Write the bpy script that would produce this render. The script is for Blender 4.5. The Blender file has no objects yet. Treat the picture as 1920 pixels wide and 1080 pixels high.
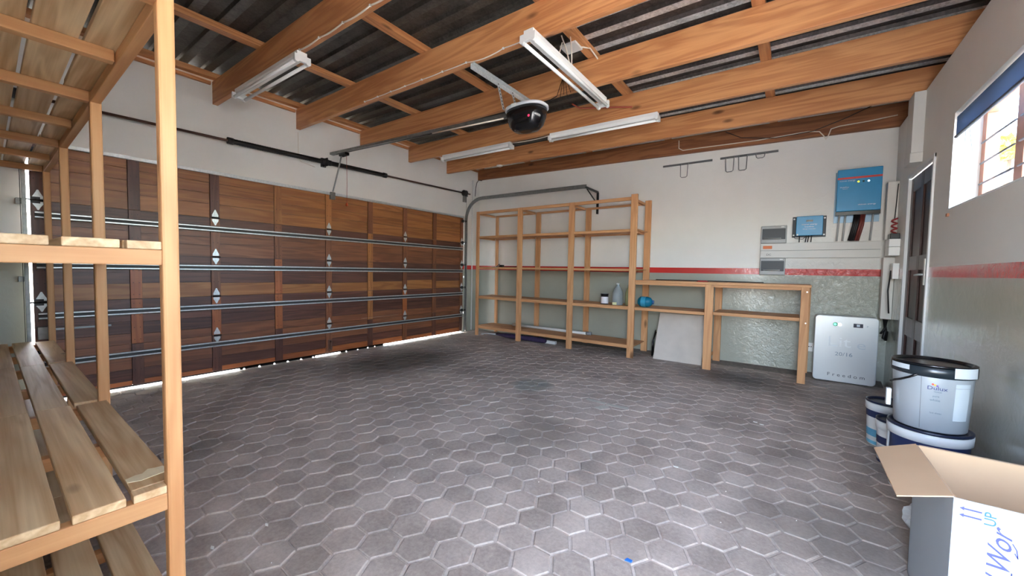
import bpy, math, random
from mathutils import Vector, Matrix
random.seed(7)
sc = bpy.context.scene
COL = sc.collection

# ---------------------------------------------------------------- camera
CAM = Vector((4.8288, -5.5713, 1.1337)); YAW, PITCH, ROLL, F = 0.62948, -0.04537, 0.018126, 721.96
cyw, syw, cp, sp = math.cos(YAW), math.sin(YAW), math.cos(PITCH), math.sin(PITCH)
fwd = Vector((-syw*cp, cyw*cp, sp)); rt0 = Vector((cyw, syw, 0)); up0 = rt0.cross(fwd)
right = rt0*math.cos(ROLL)+up0*math.sin(ROLL); up = up0*math.cos(ROLL)-rt0*math.sin(ROLL)
cd = bpy.data.cameras.new('camera'); cam = bpy.data.objects.new('camera', cd); COL.objects.link(cam)
M = Matrix.Identity(4)
for i, v in enumerate((right, up, -fwd)):
    for j in range(3): M[j][i] = v[j]
M.translation = CAM; cam.matrix_world = M
cd.sensor_width = 36; cd.lens = F/1920*36; cd.clip_start = .02; cd.clip_end = 200
sc.camera = cam

# ---------------------------------------------------------------- world, sun, exposure
w = bpy.data.worlds.new('sky'); sc.world = w; w.use_nodes = True
nt = w.node_tree; nt.nodes.clear()
sky = nt.nodes.new('ShaderNodeTexSky'); sky.sky_type = 'NISHITA'; sky.sun_disc = False
sky.sun_elevation = math.radians(48); sky.sun_rotation = math.radians(250); sky.air_density = 1.0; sky.dust_density = 2.0
mixw = nt.nodes.new('ShaderNodeMix'); mixw.data_type = 'RGBA'; mixw.inputs[0].default_value = 0.55
mixw.inputs[7].default_value = (.9, .93, 1.0, 1)
sc_ = nt.nodes.new('ShaderNodeVectorMath'); sc_.operation = 'SCALE'; sc_.inputs[3].default_value = 1.0
bgn = nt.nodes.new('ShaderNodeBackground'); bgn.inputs[1].default_value = 4.0
wo = nt.nodes.new('ShaderNodeOutputWorld')
nt.links.new(sky.outputs[0], mixw.inputs[6]); nt.links.new(mixw.outputs[2], bgn.inputs[0]); nt.links.new(bgn.outputs[0], wo.inputs[0])
sd = bpy.data.lights.new('sun', 'SUN'); sd.energy = 14; sd.angle = math.radians(.6); sd.color = (1, .95, .88)
sun = bpy.data.objects.new('sun', sd); COL.objects.link(sun)
sun.rotation_euler = Vector((0.62, -0.25, -0.75)).to_track_quat('-Z', 'Y').to_euler()
def portal(name, loc, direction, sx, sy):
    l = bpy.data.lights.new(name, 'AREA'); l.shape = 'RECTANGLE'; l.size = sx; l.size_y = sy
    l.cycles.is_portal = True
    o = bpy.data.objects.new(name, l); COL.objects.link(o); o.location = loc
    o.rotation_euler = Vector(direction).to_track_quat('-Z', 'Z').to_euler()
portal('window_portal', (5.90, -3.66, 1.9), (-1, 0, 0), 3.9, .75)
portal('doorway_portal', (5.1, -5.98, 1.1), (0, 1, 0), .95, 2.3)
sc.view_settings.view_transform = 'Standard'; sc.view_settings.look = 'None'
sc.view_settings.gamma = 1; sc.view_settings.use_curve_mapping = False
sc.view_settings.exposure = 1.72

# ---------------------------------------------------------------- mesh helpers
W = 5.647; X0 = -0.03; YN = -5.76
class MB:
    def __init__(s): s.v = []; s.f = []; s.mi = []; s.sm = []; s.cur = 0
    def add(s, vs, fs, smooth=False):
        b = len(s.v); s.v += [tuple(v) for v in vs]
        for f in fs: s.f.append([i+b for i in f]); s.mi.append(s.cur); s.sm.append(smooth)
        return s
    def box(s, x0, x1, y0, y1, z0, z1, m=None):
        P = [(x, y, z) for x in (x0, x1) for y in (y0, y1) for z in (z0, z1)]
        if m: P = [m @ Vector(p) for p in P]
        return s.add(P, [(0,1,3,2),(4,6,7,5),(0,4,5,1),(2,3,7,6),(0,2,6,4),(1,5,7,3)])
    def hexa(s, A, B):      # two quads joined
        return s.add(list(A)+list(B), [(3,2,1,0),(4,5,6,7),(0,1,5,4),(1,2,6,5),(2,3,7,6),(3,0,4,7)])
    def tube(s, pts, r, n=8, cap=True):
        pts = [Vector(p) for p in pts]; rings = []
        rr = r if isinstance(r, (list, tuple)) else [r]*len(pts)
        ref = None
        for i, p in enumerate(pts):
            t = (pts[min(i+1, len(pts)-1)]-pts[max(i-1, 0)]).normalized()
            if ref is None:
                ref = Vector((0,0,1)) if abs(t.z) < .9 else Vector((1,0,0))
            a = (ref-t*ref.dot(t)).normalized(); ref = a; b = t.cross(a)
            rings.append([p+(a*math.cos(k*2*math.pi/n)+b*math.sin(k*2*math.pi/n))*rr[i] for k in range(n)])
        vs = [v for g in rings for v in g]; fs = []
        for i in range(len(pts)-1):
            for k in range(n): fs.append((i*n+k, i*n+(k+1) % n, (i+1)*n+(k+1) % n, (i+1)*n+k))
        s.add(vs, fs, True)
        if cap: s.add(rings[0], [tuple(range(n))[::-1]]); s.add(rings[-1], [tuple(range(n))])
        return s
    def lathe(s, prof, c, n=32, axis='z', cap=True, a0=0, a1=2*math.pi):
        full = abs(a1-a0-2*math.pi) < 1e-6; m = n if full else n+1
        vs = []
        for r, h in prof:
            for k in range(m):
                a = a0+(a1-a0)*k/n; x, y = r*math.cos(a), r*math.sin(a)
                vs.append({'z': (c[0]+x, c[1]+y, c[2]+h), 'y': (c[0]+x, c[1]+h, c[2]+y), 'x': (c[0]+h, c[1]+x, c[2]+y)}[axis])
        fs = []
        for i in range(len(prof)-1):
            for k in range(n):
                k2 = (k+1) % m if full else k+1
                fs.append((i*m+k, i*m+k2, (i+1)*m+k2, (i+1)*m+k))
        s.add(vs, fs, True)
        if cap and full:
            if prof[0][0] > 1e-5: s.add(vs[:m], [tuple(range(m))[::-1]])
            if prof[-1][0] > 1e-5: s.add(vs[-m:], [tuple(range(m))])
        return s
    def prism(s, poly, a, b, plane='xz'):   # polygon in plane, extruded along the missing axis a..b
        def mk(p, h): return {'xz': (p[0], h, p[1]), 'yz': (h, p[0], p[1]), 'xy': (p[0], p[1], h)}[plane]
        n = len(poly); vs = [mk(p, a) for p in poly]+[mk(p, b) for p in poly]
        fs = [tuple(range(n))[::-1], tuple(range(n, 2*n))]+[(i, (i+1) % n, n+(i+1) % n, n+i) for i in range(n)]
        return s.add(vs, fs)
    def build(s, name, mat, parent=None, bevel=0, label=None, recalc=True):
        off = Vector((0, 0, 0))
        q = parent
        while q is not None: off += q.location; q = q.parent
        me = bpy.data.meshes.new(name)
        me.from_pydata([Vector(v)-off for v in s.v], [], s.f)
        if recalc:
            import bmesh
            bm = bmesh.new(); bm.from_mesh(me); bmesh.ops.remove_doubles(bm, verts=bm.verts, dist=1e-6) if not bevel else None
            bmesh.ops.recalc_face_normals(bm, faces=bm.faces); bm.to_mesh(me); bm.free()
        for m in (mat if isinstance(mat, (list, tuple)) else [mat]): me.materials.append(m)
        for i, pl in enumerate(me.polygons):
            if i < len(s.mi): pl.material_index = s.mi[i]; pl.use_smooth = s.sm[i]
        o = bpy.data.objects.new(name, me); COL.objects.link(o)
        if parent: o.parent = parent
        if bevel:
            b = o.modifiers.new('bevel', 'BEVEL'); b.width = bevel; b.segments = 2; b.limit_method = 'ANGLE'; b.angle_limit = math.radians(40)
        if label: o['label'] = label
        return o
def B(*a): return MB().box(*a)
def tag(o, label=None, cat=None, group=None, kind=None):
    if label: o['label'] = label
    if cat: o['category'] = cat
    if group: o['group'] = group
    if kind: o['kind'] = kind
    return o
def thing(name, label, cat, loc, group=None):
    o = bpy.data.objects.new(name, None); COL.objects.link(o); o.location = loc; o.empty_display_size = .05
    return tag(o, label, cat, group)
def struct(o): o['kind'] = 'structure'; return o
def text(name, body, size, mat, parent, loc, rot, shear=0, ext=.0006, sx=1.0, align='CENTER'):
    c = bpy.data.curves.new(name, 'FONT'); c.body = body; c.size = size; c.extrude = ext; c.shear = shear
    c.align_x = align; c.align_y = 'CENTER'; c.space_character = 1.0; c.resolution_u = 3
    t = bpy.data.objects.new(name, c); COL.objects.link(t)
    me = bpy.data.meshes.new_from_object(t.evaluated_get(bpy.context.evaluated_depsgraph_get()))
    bpy.data.objects.remove(t); bpy.data.curves.remove(c)
    me.name = name; me.materials.clear(); me.materials.append(mat)
    for v in me.vertices: v.co.x *= sx
    o = bpy.data.objects.new(name, me); COL.objects.link(o); off = Vector((0, 0, 0)); q = parent
    while q is not None: off += q.location; q = q.parent
    o.parent = parent; o.location = Vector(loc)-off; o.rotation_euler = rot
    return o

# ---------------------------------------------------------------- materials
def srgb(r, g, b):
    f = lambda c: (c/255/12.92) if c/255 <= .04045 else ((c/255+.055)/1.055)**2.4
    return (f(r), f(g), f(b), 1)
def new_mat(name):
    m = bpy.data.materials.new(name); m.use_nodes = True; n = m.node_tree
    return m, n, n.nodes['Principled BSDF']
def N(n, t, **k):
    x = n.nodes.new(t)
    for a, b in k.items(): setattr(x, a, b)
    return x
def ramp(n, stops):
    r = N(n, 'ShaderNodeValToRGB'); e = r.color_ramp.elements
    while len(e) < len(stops): e.new(.5)
    for i, (p, c) in enumerate(stops): e[i].position = p; e[i].color = c
    return r
def plain(name, col, rough=.5, metal=0, noise=.0, nscale=20, bump=0, emit=None, es=0, alpha=1, trans=0, spec=.5, bscale=None):
    m, n, p = new_mat(name); c = srgb(*col)
    p.inputs['Base Color'].default_value = c; p.inputs['Roughness'].default_value = rough; p.inputs['Metallic'].default_value = metal
    p.inputs['Specular IOR Level'].default_value = spec
    if trans: p.inputs['Transmission Weight'].default_value = trans
    if emit: p.inputs['Emission Color'].default_value = srgb(*emit); p.inputs['Emission Strength'].default_value = es
    if noise or bump:
        tc = N(n, 'ShaderNodeTexCoord'); ns = N(n, 'ShaderNodeTexNoise'); ns.inputs['Scale'].default_value = nscale; ns.inputs['Detail'].default_value = 5
        n.links.new(tc.outputs['Object'], ns.inputs['Vector'])
        r = ramp(n, [(.3, tuple(x*(1-noise) for x in c[:3])+(1,)), (.7, tuple(min(1, x*(1+noise)) for x in c[:3])+(1,))])
        n.links.new(ns.outputs['Fac'], r.inputs[0]); n.links.new(r.outputs[0], p.inputs['Base Color'])
        if bump:
            b = N(n, 'ShaderNodeBump'); b.inputs['Strength'].default_value = bump; b.inputs['Distance'].default_value = .01
            ns2 = ns
            if bscale:
                ns2 = N(n, 'ShaderNodeTexNoise'); ns2.inputs['Scale'].default_value = bscale; ns2.inputs['Detail'].default_value = 6
                n.links.new(tc.outputs['Object'], ns2.inputs['Vector'])
            n.links.new(ns2.outputs['Fac'], b.inputs['Height']); n.links.new(b.outputs[0], p.inputs['Normal'])
    return m
def wood(name, light, dark, axis, fine=26, rough=.55, knots=0.0, contrast=1.0, spec=.35, hue=.06):
    m, n, p = new_mat(name); a = 'xyz'.index(axis); L = n.links.new
    tc = N(n, 'ShaderNodeTexCoord'); oi = N(n, 'ShaderNodeObjectInfo')
    mul = N(n, 'ShaderNodeMath', operation='MULTIPLY'); mul.inputs[1].default_value = 37.0; L(oi.outputs['Random'], mul.inputs[0])
    ad = N(n, 'ShaderNodeVectorMath', operation='ADD'); L(tc.outputs['Object'], ad.inputs[0]); L(mul.outputs[0], ad.inputs[1])
    def mapped(sl, sx):
        mp = N(n, 'ShaderNodeMapping'); s = [sx]*3; s[a] = sl; mp.inputs['Scale'].default_value = s; L(ad.outputs[0], mp.inputs['Vector']); return mp
    m1 = mapped(.55, 7); n1 = N(n, 'ShaderNodeTexNoise'); n1.inputs['Scale'].default_value = 1; n1.inputs['Detail'].default_value = 3; n1.inputs['Distortion'].default_value = .6; L(m1.outputs[0], n1.inputs['Vector'])
    rg = N(n, 'ShaderNodeMath', operation='MULTIPLY'); rg.inputs[1].default_value = 42; L(n1.outputs['Fac'], rg.inputs[0])
    si = N(n, 'ShaderNodeMath', operation='SINE'); L(rg.outputs[0], si.inputs[0])
    m2 = mapped(2.5, fine*6); n2 = N(n, 'ShaderNodeTexNoise'); n2.inputs['Scale'].default_value = 1; n2.inputs['Detail'].default_value = 2; L(m2.outputs[0], n2.inputs['Vector'])
    s1 = N(n, 'ShaderNodeMath', operation='MULTIPLY_ADD'); s1.inputs[1].default_value = .16*contrast; s1.inputs[2].default_value = .32; L(si.outputs[0], s1.inputs[0])
    s2 = N(n, 'ShaderNodeMath', operation='MULTIPLY_ADD'); s2.inputs[1].default_value = .35*contrast; L(n2.outputs['Fac'], s2.inputs[0]); L(s1.outputs[0], s2.inputs[2])
    m3 = mapped(.9, 2.2); n3 = N(n, 'ShaderNodeTexNoise'); n3.inputs['Scale'].default_value = 1; n3.inputs['Detail'].default_value = 2; L(m3.outputs[0], n3.inputs['Vector'])
    s3 = N(n, 'ShaderNodeMath', operation='MULTIPLY_ADD'); s3.inputs[1].default_value = .5*contrast; L(n3.outputs['Fac'], s3.inputs[0]); L(s2.outputs[0], s3.inputs[2])
    s4 = N(n, 'ShaderNodeMath', operation='SUBTRACT'); s4.inputs[1].default_value = .25*contrast; L(s3.outputs[0], s4.inputs[0])
    r = ramp(n, [(.15, srgb(*light)), (.85, srgb(*dark))]); L(s4.outputs[0], r.inputs[0])
    out = r.outputs[0]
    if knots:
        mk = mapped(1.6, 4.2); vo = N(n, 'ShaderNodeTexVoronoi'); vo.inputs['Scale'].default_value = 1; L(mk.outputs[0], vo.inputs['Vector'])
        kr = ramp(n, [(.0, (1,1,1,1)), (knots, (.75,.75,.75,1)), (knots*1.9, (0,0,0,1))]); L(vo.outputs['Distance'], kr.inputs[0])
        mx = N(n, 'ShaderNodeMix', data_type='RGBA'); L(kr.outputs[0], mx.inputs[0]); L(out, mx.inputs[6]); mx.inputs[7].default_value = srgb(*[int(c*.55) for c in dark]); out = mx.outputs[2]
    hs = N(n, 'ShaderNodeHueSaturation'); L(out, hs.inputs['Color'])
    mr = N(n, 'ShaderNodeMapRange'); mr.inputs[3].default_value = 1-hue*2; mr.inputs[4].default_value = 1+hue*2; L(oi.outputs['Random'], mr.inputs[0]); L(mr.outputs[0], hs.inputs['Value'])
    L(hs.outputs[0], p.inputs['Base Color']); p.inputs['Roughness'].default_value = rough; p.inputs['Specular IOR Level'].default_value = spec
    b = N(n, 'ShaderNodeBump'); b.inputs['Strength'].default_value = .15; b.inputs['Distance'].default_value = .002; L(n2.outputs['Fac'], b.inputs['Height']); L(b.outputs[0], p.inputs['Normal'])
    return m
BEAM = {a: wood('beam_pine_'+a, (216,158,106), (168,104,62), a, knots=.06, contrast=1.0, spec=.4, rough=.45, hue=.04) for a in 'xy'}
PINE = {a: wood('pale_pine_'+a, (216,168,118), (184,128,82), a, knots=.05, contrast=.8, spec=.3, hue=.04) for a in 'xyz'}
PLNK = {a: wood('weathered_pine_'+a, (232,206,164), (184,146,104), a, knots=.05, contrast=1.1, spec=.3, hue=.06) for a in 'xy'}
FAR = {a: wood('rack_pine_'+a, (222,172,124), (182,126,82), a, knots=.07, contrast=.8, spec=.3, hue=.03) for a in 'xyz'}
def dw(k, l, d): return {a: wood('door_%s_%s' % (k, a), l, d, a, contrast=1.0, rough=.42, spec=.5, hue=.07) for a in 'yz'}
DK = {'dark': dw('dark', (112,70,54), (70,40,32)), 'mid': dw('mid', (146,92,60), (100,58,38)), 'tan': dw('tan', (176,118,66), (130,78,42)), 'orange': dw('orange', (178,104,56), (136,72,38))}

galv = plain('galvanised_steel', (206,210,210), .36, .6, .12, 60)
galv_dull = plain('dull_galvanised_steel', (140,142,140), .45, .8, .15, 30)
black_metal = plain('black_painted_steel', (28,27,27), .4, .2)
white_plastic = plain('white_plastic', (226,227,224), .35)
trunk_m = plain('trunking_plastic', (206,204,198), .45)
grey_plastic = plain('grey_plastic', (128,132,136), .4)
black_plastic = plain('black_plastic', (18,18,20), .25)
cable_w = plain('white_cable', (225,215,200), .5)
cable_b = plain('black_cable', (22,20,22), .5)
cable_r = plain('red_brown_cable', (150,62,44), .5)
lamp_w = plain('white_enamel', (232,232,228), .3)
tube_m = plain('fluorescent_tube_glass', (240,242,240), .2)
red_m = plain('red_plastic', (190,40,40), .4)

def wall_mat(name, rough_x=None, patches=False):
    m, n, p = new_mat(name); L = n.links.new
    ge = N(n, 'ShaderNodeNewGeometry'); sx = N(n, 'ShaderNodeSeparateXYZ'); L(ge.outputs['Position'], sx.inputs[0])
    ns = N(n, 'ShaderNodeTexNoise'); ns.inputs['Scale'].default_value = 3; ns.inputs['Detail'].default_value = 5; L(ge.outputs['Position'], ns.inputs['Vector'])
    def mix(f, a, b):
        x = N(n, 'ShaderNodeMix', data_type='RGBA')
        for i, v in ((0, f), (6, a), (7, b)):
            if hasattr(v, 'links'): L(v, x.inputs[i])
            else: x.inputs[i].default_value = v
        return x.outputs[2]
    up = mix(ns.outputs['Fac'], srgb(222,219,212), srgb(232,230,225))
    lo = mix(ns.outputs['Fac'], srgb(158,161,147), srgb(175,177,164))
    if patches:
        mp = N(n, 'ShaderNodeMapping'); mp.inputs['Scale'].default_value = (1, 1.1, 5); L(ge.outputs['Position'], mp.inputs[0])
        n2 = N(n, 'ShaderNodeTexNoise'); n2.inputs['Scale'].default_value = 1.3; n2.inputs['Detail'].default_value = 2; L(mp.outputs[0], n2.inputs['Vector'])
        r2 = ramp(n, [(.47, (0,0,0,1)), (.52, (1,1,1,1))]); L(n2.outputs['Fac'], r2.inputs[0])
        zz = N(n, 'ShaderNodeMapRange'); zz.inputs[1].default_value = .86; zz.inputs[2].default_value = .80; L(sx.outputs[2], zz.inputs[0])
        mu = N(n, 'ShaderNodeMath', operation='MAXIMUM'); 
        q = N(n, 'ShaderNodeMath', operation='MULTIPLY_ADD'); q.inputs[1].default_value = .55; q.inputs[2].default_value = .35; L(r2.outputs[0], q.inputs[0])
        q2 = N(n, 'ShaderNodeMath', operation='MULTIPLY'); L(q.outputs[0], q2.inputs[0]); L(zz.outputs[0], q2.inputs[1])
        lo = mix(q2.outputs[0], lo, srgb(176,178,172))
    g1 = N(n, 'ShaderNodeMath', operation='GREATER_THAN'); g1.inputs[1].default_value = 1.140; L(sx.outputs[2], g1.inputs[0])
    g2 = N(n, 'ShaderNodeMath', operation='GREATER_THAN'); g2.inputs[1].default_value = 1.214; L(sx.outputs[2], g2.inputs[0])
    c = mix(g1.outputs[0], lo, srgb(196,44,40)); c = mix(g2.outputs[0], c, up)
    L(c, p.inputs['Base Color']); p.inputs['Roughness'].default_value = .5
    rr = N(n, 'ShaderNodeMapRange'); rr.inputs[3].default_value = .2; rr.inputs[4].default_value = .6; L(g2.outputs[0], rr.inputs[0]); L(rr.outputs[0], p.inputs['Roughness'])
    if rough_x or patches:
        cr_ = N(n, 'ShaderNodeMapRange'); cr_.inputs[3].default_value = .8; cr_.inputs[4].default_value = .1; L(g2.outputs[0], cr_.inputs[0]); L(cr_.outputs[0], p.inputs['Coat Weight']); p.inputs['Coat Roughness'].default_value = .22; p.inputs['Coat IOR'].default_value = 1.7
    b = N(n, 'ShaderNodeBump'); b.inputs['Distance'].default_value = .022 if rough_x else .012
    n3 = N(n, 'ShaderNodeTexNoise'); n3.inputs['Scale'].default_value = 24 if rough_x else 11; n3.inputs['Detail'].default_value = 7; n3.inputs['Roughness'].default_value = .62; n3.inputs['Distortion'].default_value = .8; L(ge.outputs['Position'], n3.inputs['Vector'])
    L(n3.outputs['Fac'], b.inputs['Height']); b.inputs['Strength'].default_value = .16
    if rough_x:   # trowelled rough plaster low down at the right end of the wall
        mr = N(n, 'ShaderNodeMapRange'); mr.inputs[1].default_value = rough_x; mr.inputs[2].default_value = rough_x+.5; L(sx.outputs[0], mr.inputs[0])
        mz = N(n, 'ShaderNodeMapRange'); mz.inputs[1].default_value = 1.36; mz.inputs[2].default_value = 1.25; L(sx.outputs[2], mz.inputs[0])
        mm = N(n, 'ShaderNodeMath', operation='MULTIPLY'); L(mr.outputs[0], mm.inputs[0]); L(mz.outputs[0], mm.inputs[1])
        ms = N(n, 'ShaderNodeMath', operation='MULTIPLY_ADD'); ms.inputs[1].default_value = .5; ms.inputs[2].default_value = .14; L(mm.outputs[0], ms.inputs[0]); L(ms.outputs[0], b.inputs['Strength'])
    L(b.outputs[0], p.inputs['Normal']); L(b.outputs[0], p.inputs['Coat Normal'])
    return m
wall_far = wall_mat('painted_plaster_far', 4.35); wall_win = wall_mat('painted_plaster_window', None, True); wall_pl = wall_mat('painted_plaster')

def stain(n, ge, x, y, rx, ry, soft=1.0):
    """mask that is 1 inside an ellipse on the floor"""
    L = n.links.new; mp = N(n, 'ShaderNodeMapping'); mp.inputs['Location'].default_value = (-x/rx, -y/ry, 0); mp.inputs['Scale'].default_value = (1/rx, 1/ry, 0); L(ge, mp.inputs[0])
    ln = N(n, 'ShaderNodeVectorMath', operation='LENGTH'); L(mp.outputs[0], ln.inputs[0])
    mr = N(n, 'ShaderNodeMapRange'); mr.inputs[1].default_value = 1.0; mr.inputs[2].default_value = 1-soft; L(ln.outputs['Value'], mr.inputs[0]); return mr.outputs[0]
def paver_mat(name, light, dark, joint=False):
    m, n, p = new_mat(name); L = n.links.new
    ge = N(n, 'ShaderNodeNewGeometry'); oi = N(n, 'ShaderNodeObjectInfo')
    a = N(n, 'ShaderNodeTexNoise'); a.inputs['Scale'].default_value = 4.5; a.inputs['Detail'].default_value = 3; L(ge.outputs['Position'], a.inputs['Vector'])
    f = N(n, 'ShaderNodeTexNoise'); f.inputs['Scale'].default_value = 55; f.inputs['Detail'].default_value = 6; f.inputs['Roughness'].default_value = .7; L(ge.outputs['Position'], f.inputs['Vector'])
    s = N(n, 'ShaderNodeMath', operation='ADD'); L(a.outputs['Fac'], s.inputs[0]); L(f.outputs['Fac'], s.inputs[1])
    s2 = N(n, 'ShaderNodeMath', operation='MULTIPLY_ADD'); s2.inputs[1].default_value = .28; L(oi.outputs['Random'], s2.inputs[0]); L(s.outputs[0], s2.inputs[2])
    r = ramp(n, [(.0, srgb(*dark)), (1.0, srgb(*light))])
    mr = N(n, 'ShaderNodeMapRange'); mr.inputs[1].default_value = .8; mr.inputs[2].default_value = 1.5; L(s2.outputs[0], mr.inputs[0]); L(mr.outputs[0], r.inputs[0])
    c = r.outputs[0]
    def mixc(mask, col, k):
        nonlocal c
        q = N(n, 'ShaderNodeMath', operation='MULTIPLY'); q.inputs[1].default_value = k; L(mask, q.inputs[0])
        x = N(n, 'ShaderNodeMix', data_type='RGBA'); L(q.outputs[0], x.inputs[0]); L(c, x.inputs[6]); x.inputs[7].default_value = srgb(*col); c = x.outputs[2]
    P = ge.outputs['Position']
    mixc(stain(n, P, .95, -2.6, .75, 1.15, .6), (44,38,36), .75)     # oil drip near the door
    mixc(stain(n, P, 4.35, -.75, .75, .5, .8), (46,46,50), .7)      # dark stain before the bench
    mixc(stain(n, P, 2.78, -2.38, .22, .25, .35), (132,138,132), .7)  # bleached patch
    sp = N(n, 'ShaderNodeTexNoise'); sp.inputs['Scale'].default_value = 1.1; sp.inputs['Detail'].default_value = 4; L(P, sp.inputs['Vector'])
    r3 = ramp(n, [(.52, (0,0,0,1)), (.72, (1,1,1,1))]); L(sp.outputs['Fac'], r3.inputs[0]); mixc(r3.outputs[0], tuple(int(x*.62) for x in dark), .55)
    L(c, p.inputs['Base Color']); p.inputs['Roughness'].default_value = .62 if not joint else .9
    p.inputs['Specular IOR Level'].default_value = .45
    b = N(n, 'ShaderNodeBump'); b.inputs['Strength'].default_value = .55; b.inputs['Distance'].default_value = .003; L(f.outputs['Fac'], b.inputs['Height']); L(b.outputs[0], p.inputs['Normal'])
    return m
paver = paver_mat('concrete_paver', (196,183,172), (145,133,125))
joint = paver_mat('joint_sand', (206,194,184), (156,144,136), True)

# roof sheet metals
def sheet(name, c1, c2, metal, rough, darken=.6):
    m, n, p = new_mat(name); L = n.links.new; ge = N(n, 'ShaderNodeNewGeometry')
    v = N(n, 'ShaderNodeTexVoronoi'); v.inputs['Scale'].default_value = 70; L(ge.outputs['Position'], v.inputs['Vector'])
    a = N(n, 'ShaderNodeTexNoise'); a.inputs['Scale'].default_value = 6; a.inputs['Detail'].default_value = 6; L(ge.outputs['Position'], a.inputs['Vector'])
    s = N(n, 'ShaderNodeMath', operation='MULTIPLY_ADD'); s.inputs[1].default_value = .4; L(v.outputs['Color'], s.inputs[0]); L(a.outputs['Fac'], s.inputs[2])
    r = ramp(n, [(.35, srgb(*c1)), (.95, srgb(*c2))]); L(s.outputs[0], r.inputs[0])
    sx = N(n, 'ShaderNodeSeparateXYZ'); L(ge.outputs['Position'], sx.inputs[0])     # the sheets are darker over the door end, brighter past the fourth purlin
    mr = N(n, 'ShaderNodeMapRange'); mr.inputs[1].default_value = 3.30; mr.inputs[2].default_value = 3.42; mr.inputs[3].default_value = darken; mr.inputs[4].default_value = 0; L(sx.outputs[0], mr.inputs[0])
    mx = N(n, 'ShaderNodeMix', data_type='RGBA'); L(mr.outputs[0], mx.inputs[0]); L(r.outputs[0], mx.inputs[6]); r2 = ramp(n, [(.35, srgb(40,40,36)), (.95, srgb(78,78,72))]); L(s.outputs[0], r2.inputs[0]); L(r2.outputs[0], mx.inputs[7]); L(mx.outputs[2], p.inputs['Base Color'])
    p.inputs['Metallic'].default_value = metal; p.inputs['Roughness'].default_value = rough; return m
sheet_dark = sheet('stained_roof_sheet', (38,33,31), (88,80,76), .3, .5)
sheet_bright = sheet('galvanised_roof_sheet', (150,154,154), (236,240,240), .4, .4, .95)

# ---------------------------------------------------------------- structure
TOPW = 2.668
fl = struct(B(X0-.3, W+.3, YN-.2, .2, -.10, -.0055).build('floor', joint))
g = struct(B(-14, 20, -16, 8, -.2, -.10).build('floor', plain('outside_paving', (190,184,172), .8, 0, .1, 4))); tag(g, 'pale paving outside the garage')
g2 = struct(MB().box(-12, X0-.3, -16, 8, -.10, -.012).box(W+.3, 18, -16, 8, -.10, -.012).box(X0-.3, W+.3, -16, YN-.2, -.10, -.012).build('trim_1', plain('driveway', (196,190,180), .8, 0, .1, 4)))

def ztop(x): return 3.0-.0165*x      # top of rafters, underside of purlins
def zbot(x): return 2.772-.0185*x
# shelf wall (y=0)
struct(B(X0-.25, W+.25, 0, .22, -.05, 3.12).build('wall_back', wall_far))
# door wall: lintel, piers
DY0, DY1 = -5.36, -.463
m = MB(); m.box(X0-.22, X0, DY1, .0, -.05, 3.03); m.box(X0-.22, X0, YN-.2, DY0, -.05, 3.03); m.box(X0-.22, X0, DY0, DY1, 2.095, 3.03)
struct(m.build('wall_left', wall_pl))
# near wall with the open doorway behind the camera
m = MB(); m.box(X0-.2, 4.65, YN-.2, YN, -.05, 3.1); m.box(5.55, W+.2, YN-.2, YN, -.05, 3.1); m.box(4.65, 5.55, YN-.2, YN, 2.25, 3.1)
struct(m.build('wall_front', wall_pl))
# window wall with window opening and door opening
WY0, WY1, WZ0, WZ1 = -5.55, -1.775, 1.594, 2.222
PY0, PY1, PZ = -1.405, -.57, 2.06
m = MB()
m.box(W, W+.2, PY1, 0, -.05, TOPW); m.box(W, W+.2, PY0, PY1, PZ, TOPW); m.box(W, W+.2, WY1, PY0, -.05, TOPW)
m.box(W, W+.2, WY0, WY1, -.05, WZ0); m.box(W, W+.2, WY0, WY1, WZ1, TOPW); m.box(W, W+.2, YN-.2, WY0, -.05, TOPW)
struct(m.build('wall_right', wall_win))
struct(B(W+.17, W+.2, YN-.2, .0, TOPW, 3.1).build('trim_2', BEAM['y']))  # fascia board added to block light above the window wall
# mortar kerb along the foot of the shelf wall
m = MB(); m.prism([(0, -.004), (-.16, -.004), (-.14, .004), (-.05, .022), (0, .03)], 1.4, W-.02, 'yz'); struct(m.build('baseboard_back', plain('mortar', (120,112,104), .9, 0, .2, 30, .6)))

# roof sheeting: ribbed profile running from door wall to window wall
prof = []; y = YN-.2; pitch = .19
while y < .25:
    prof += [(y, 0, 0), (y+.064, 0, 0), (y+.074, .028, 1), (y+.180, .028, 1)]; y += pitch
m = MB(); xa, xb = X0-.25, W+.35
for i in range(len(prof)-1):
    (ya, ha, _), (yb, hb, _) = prof[i], prof[i+1]
    m.cur = 1 if (ha == 0 and hb == 0) else 0
    za, zb = ztop(xa)+.052, ztop(xb)+.052
    m.add([(xa, ya, za+ha), (xb, ya, zb+ha), (xb, yb, zb+hb), (xa, yb, za+hb)], [(0,1,2,3)])
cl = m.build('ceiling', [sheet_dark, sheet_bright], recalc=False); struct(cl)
so = cl.modifiers.new('thick', 'SOLIDIFY'); so.thickness = .002

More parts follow.
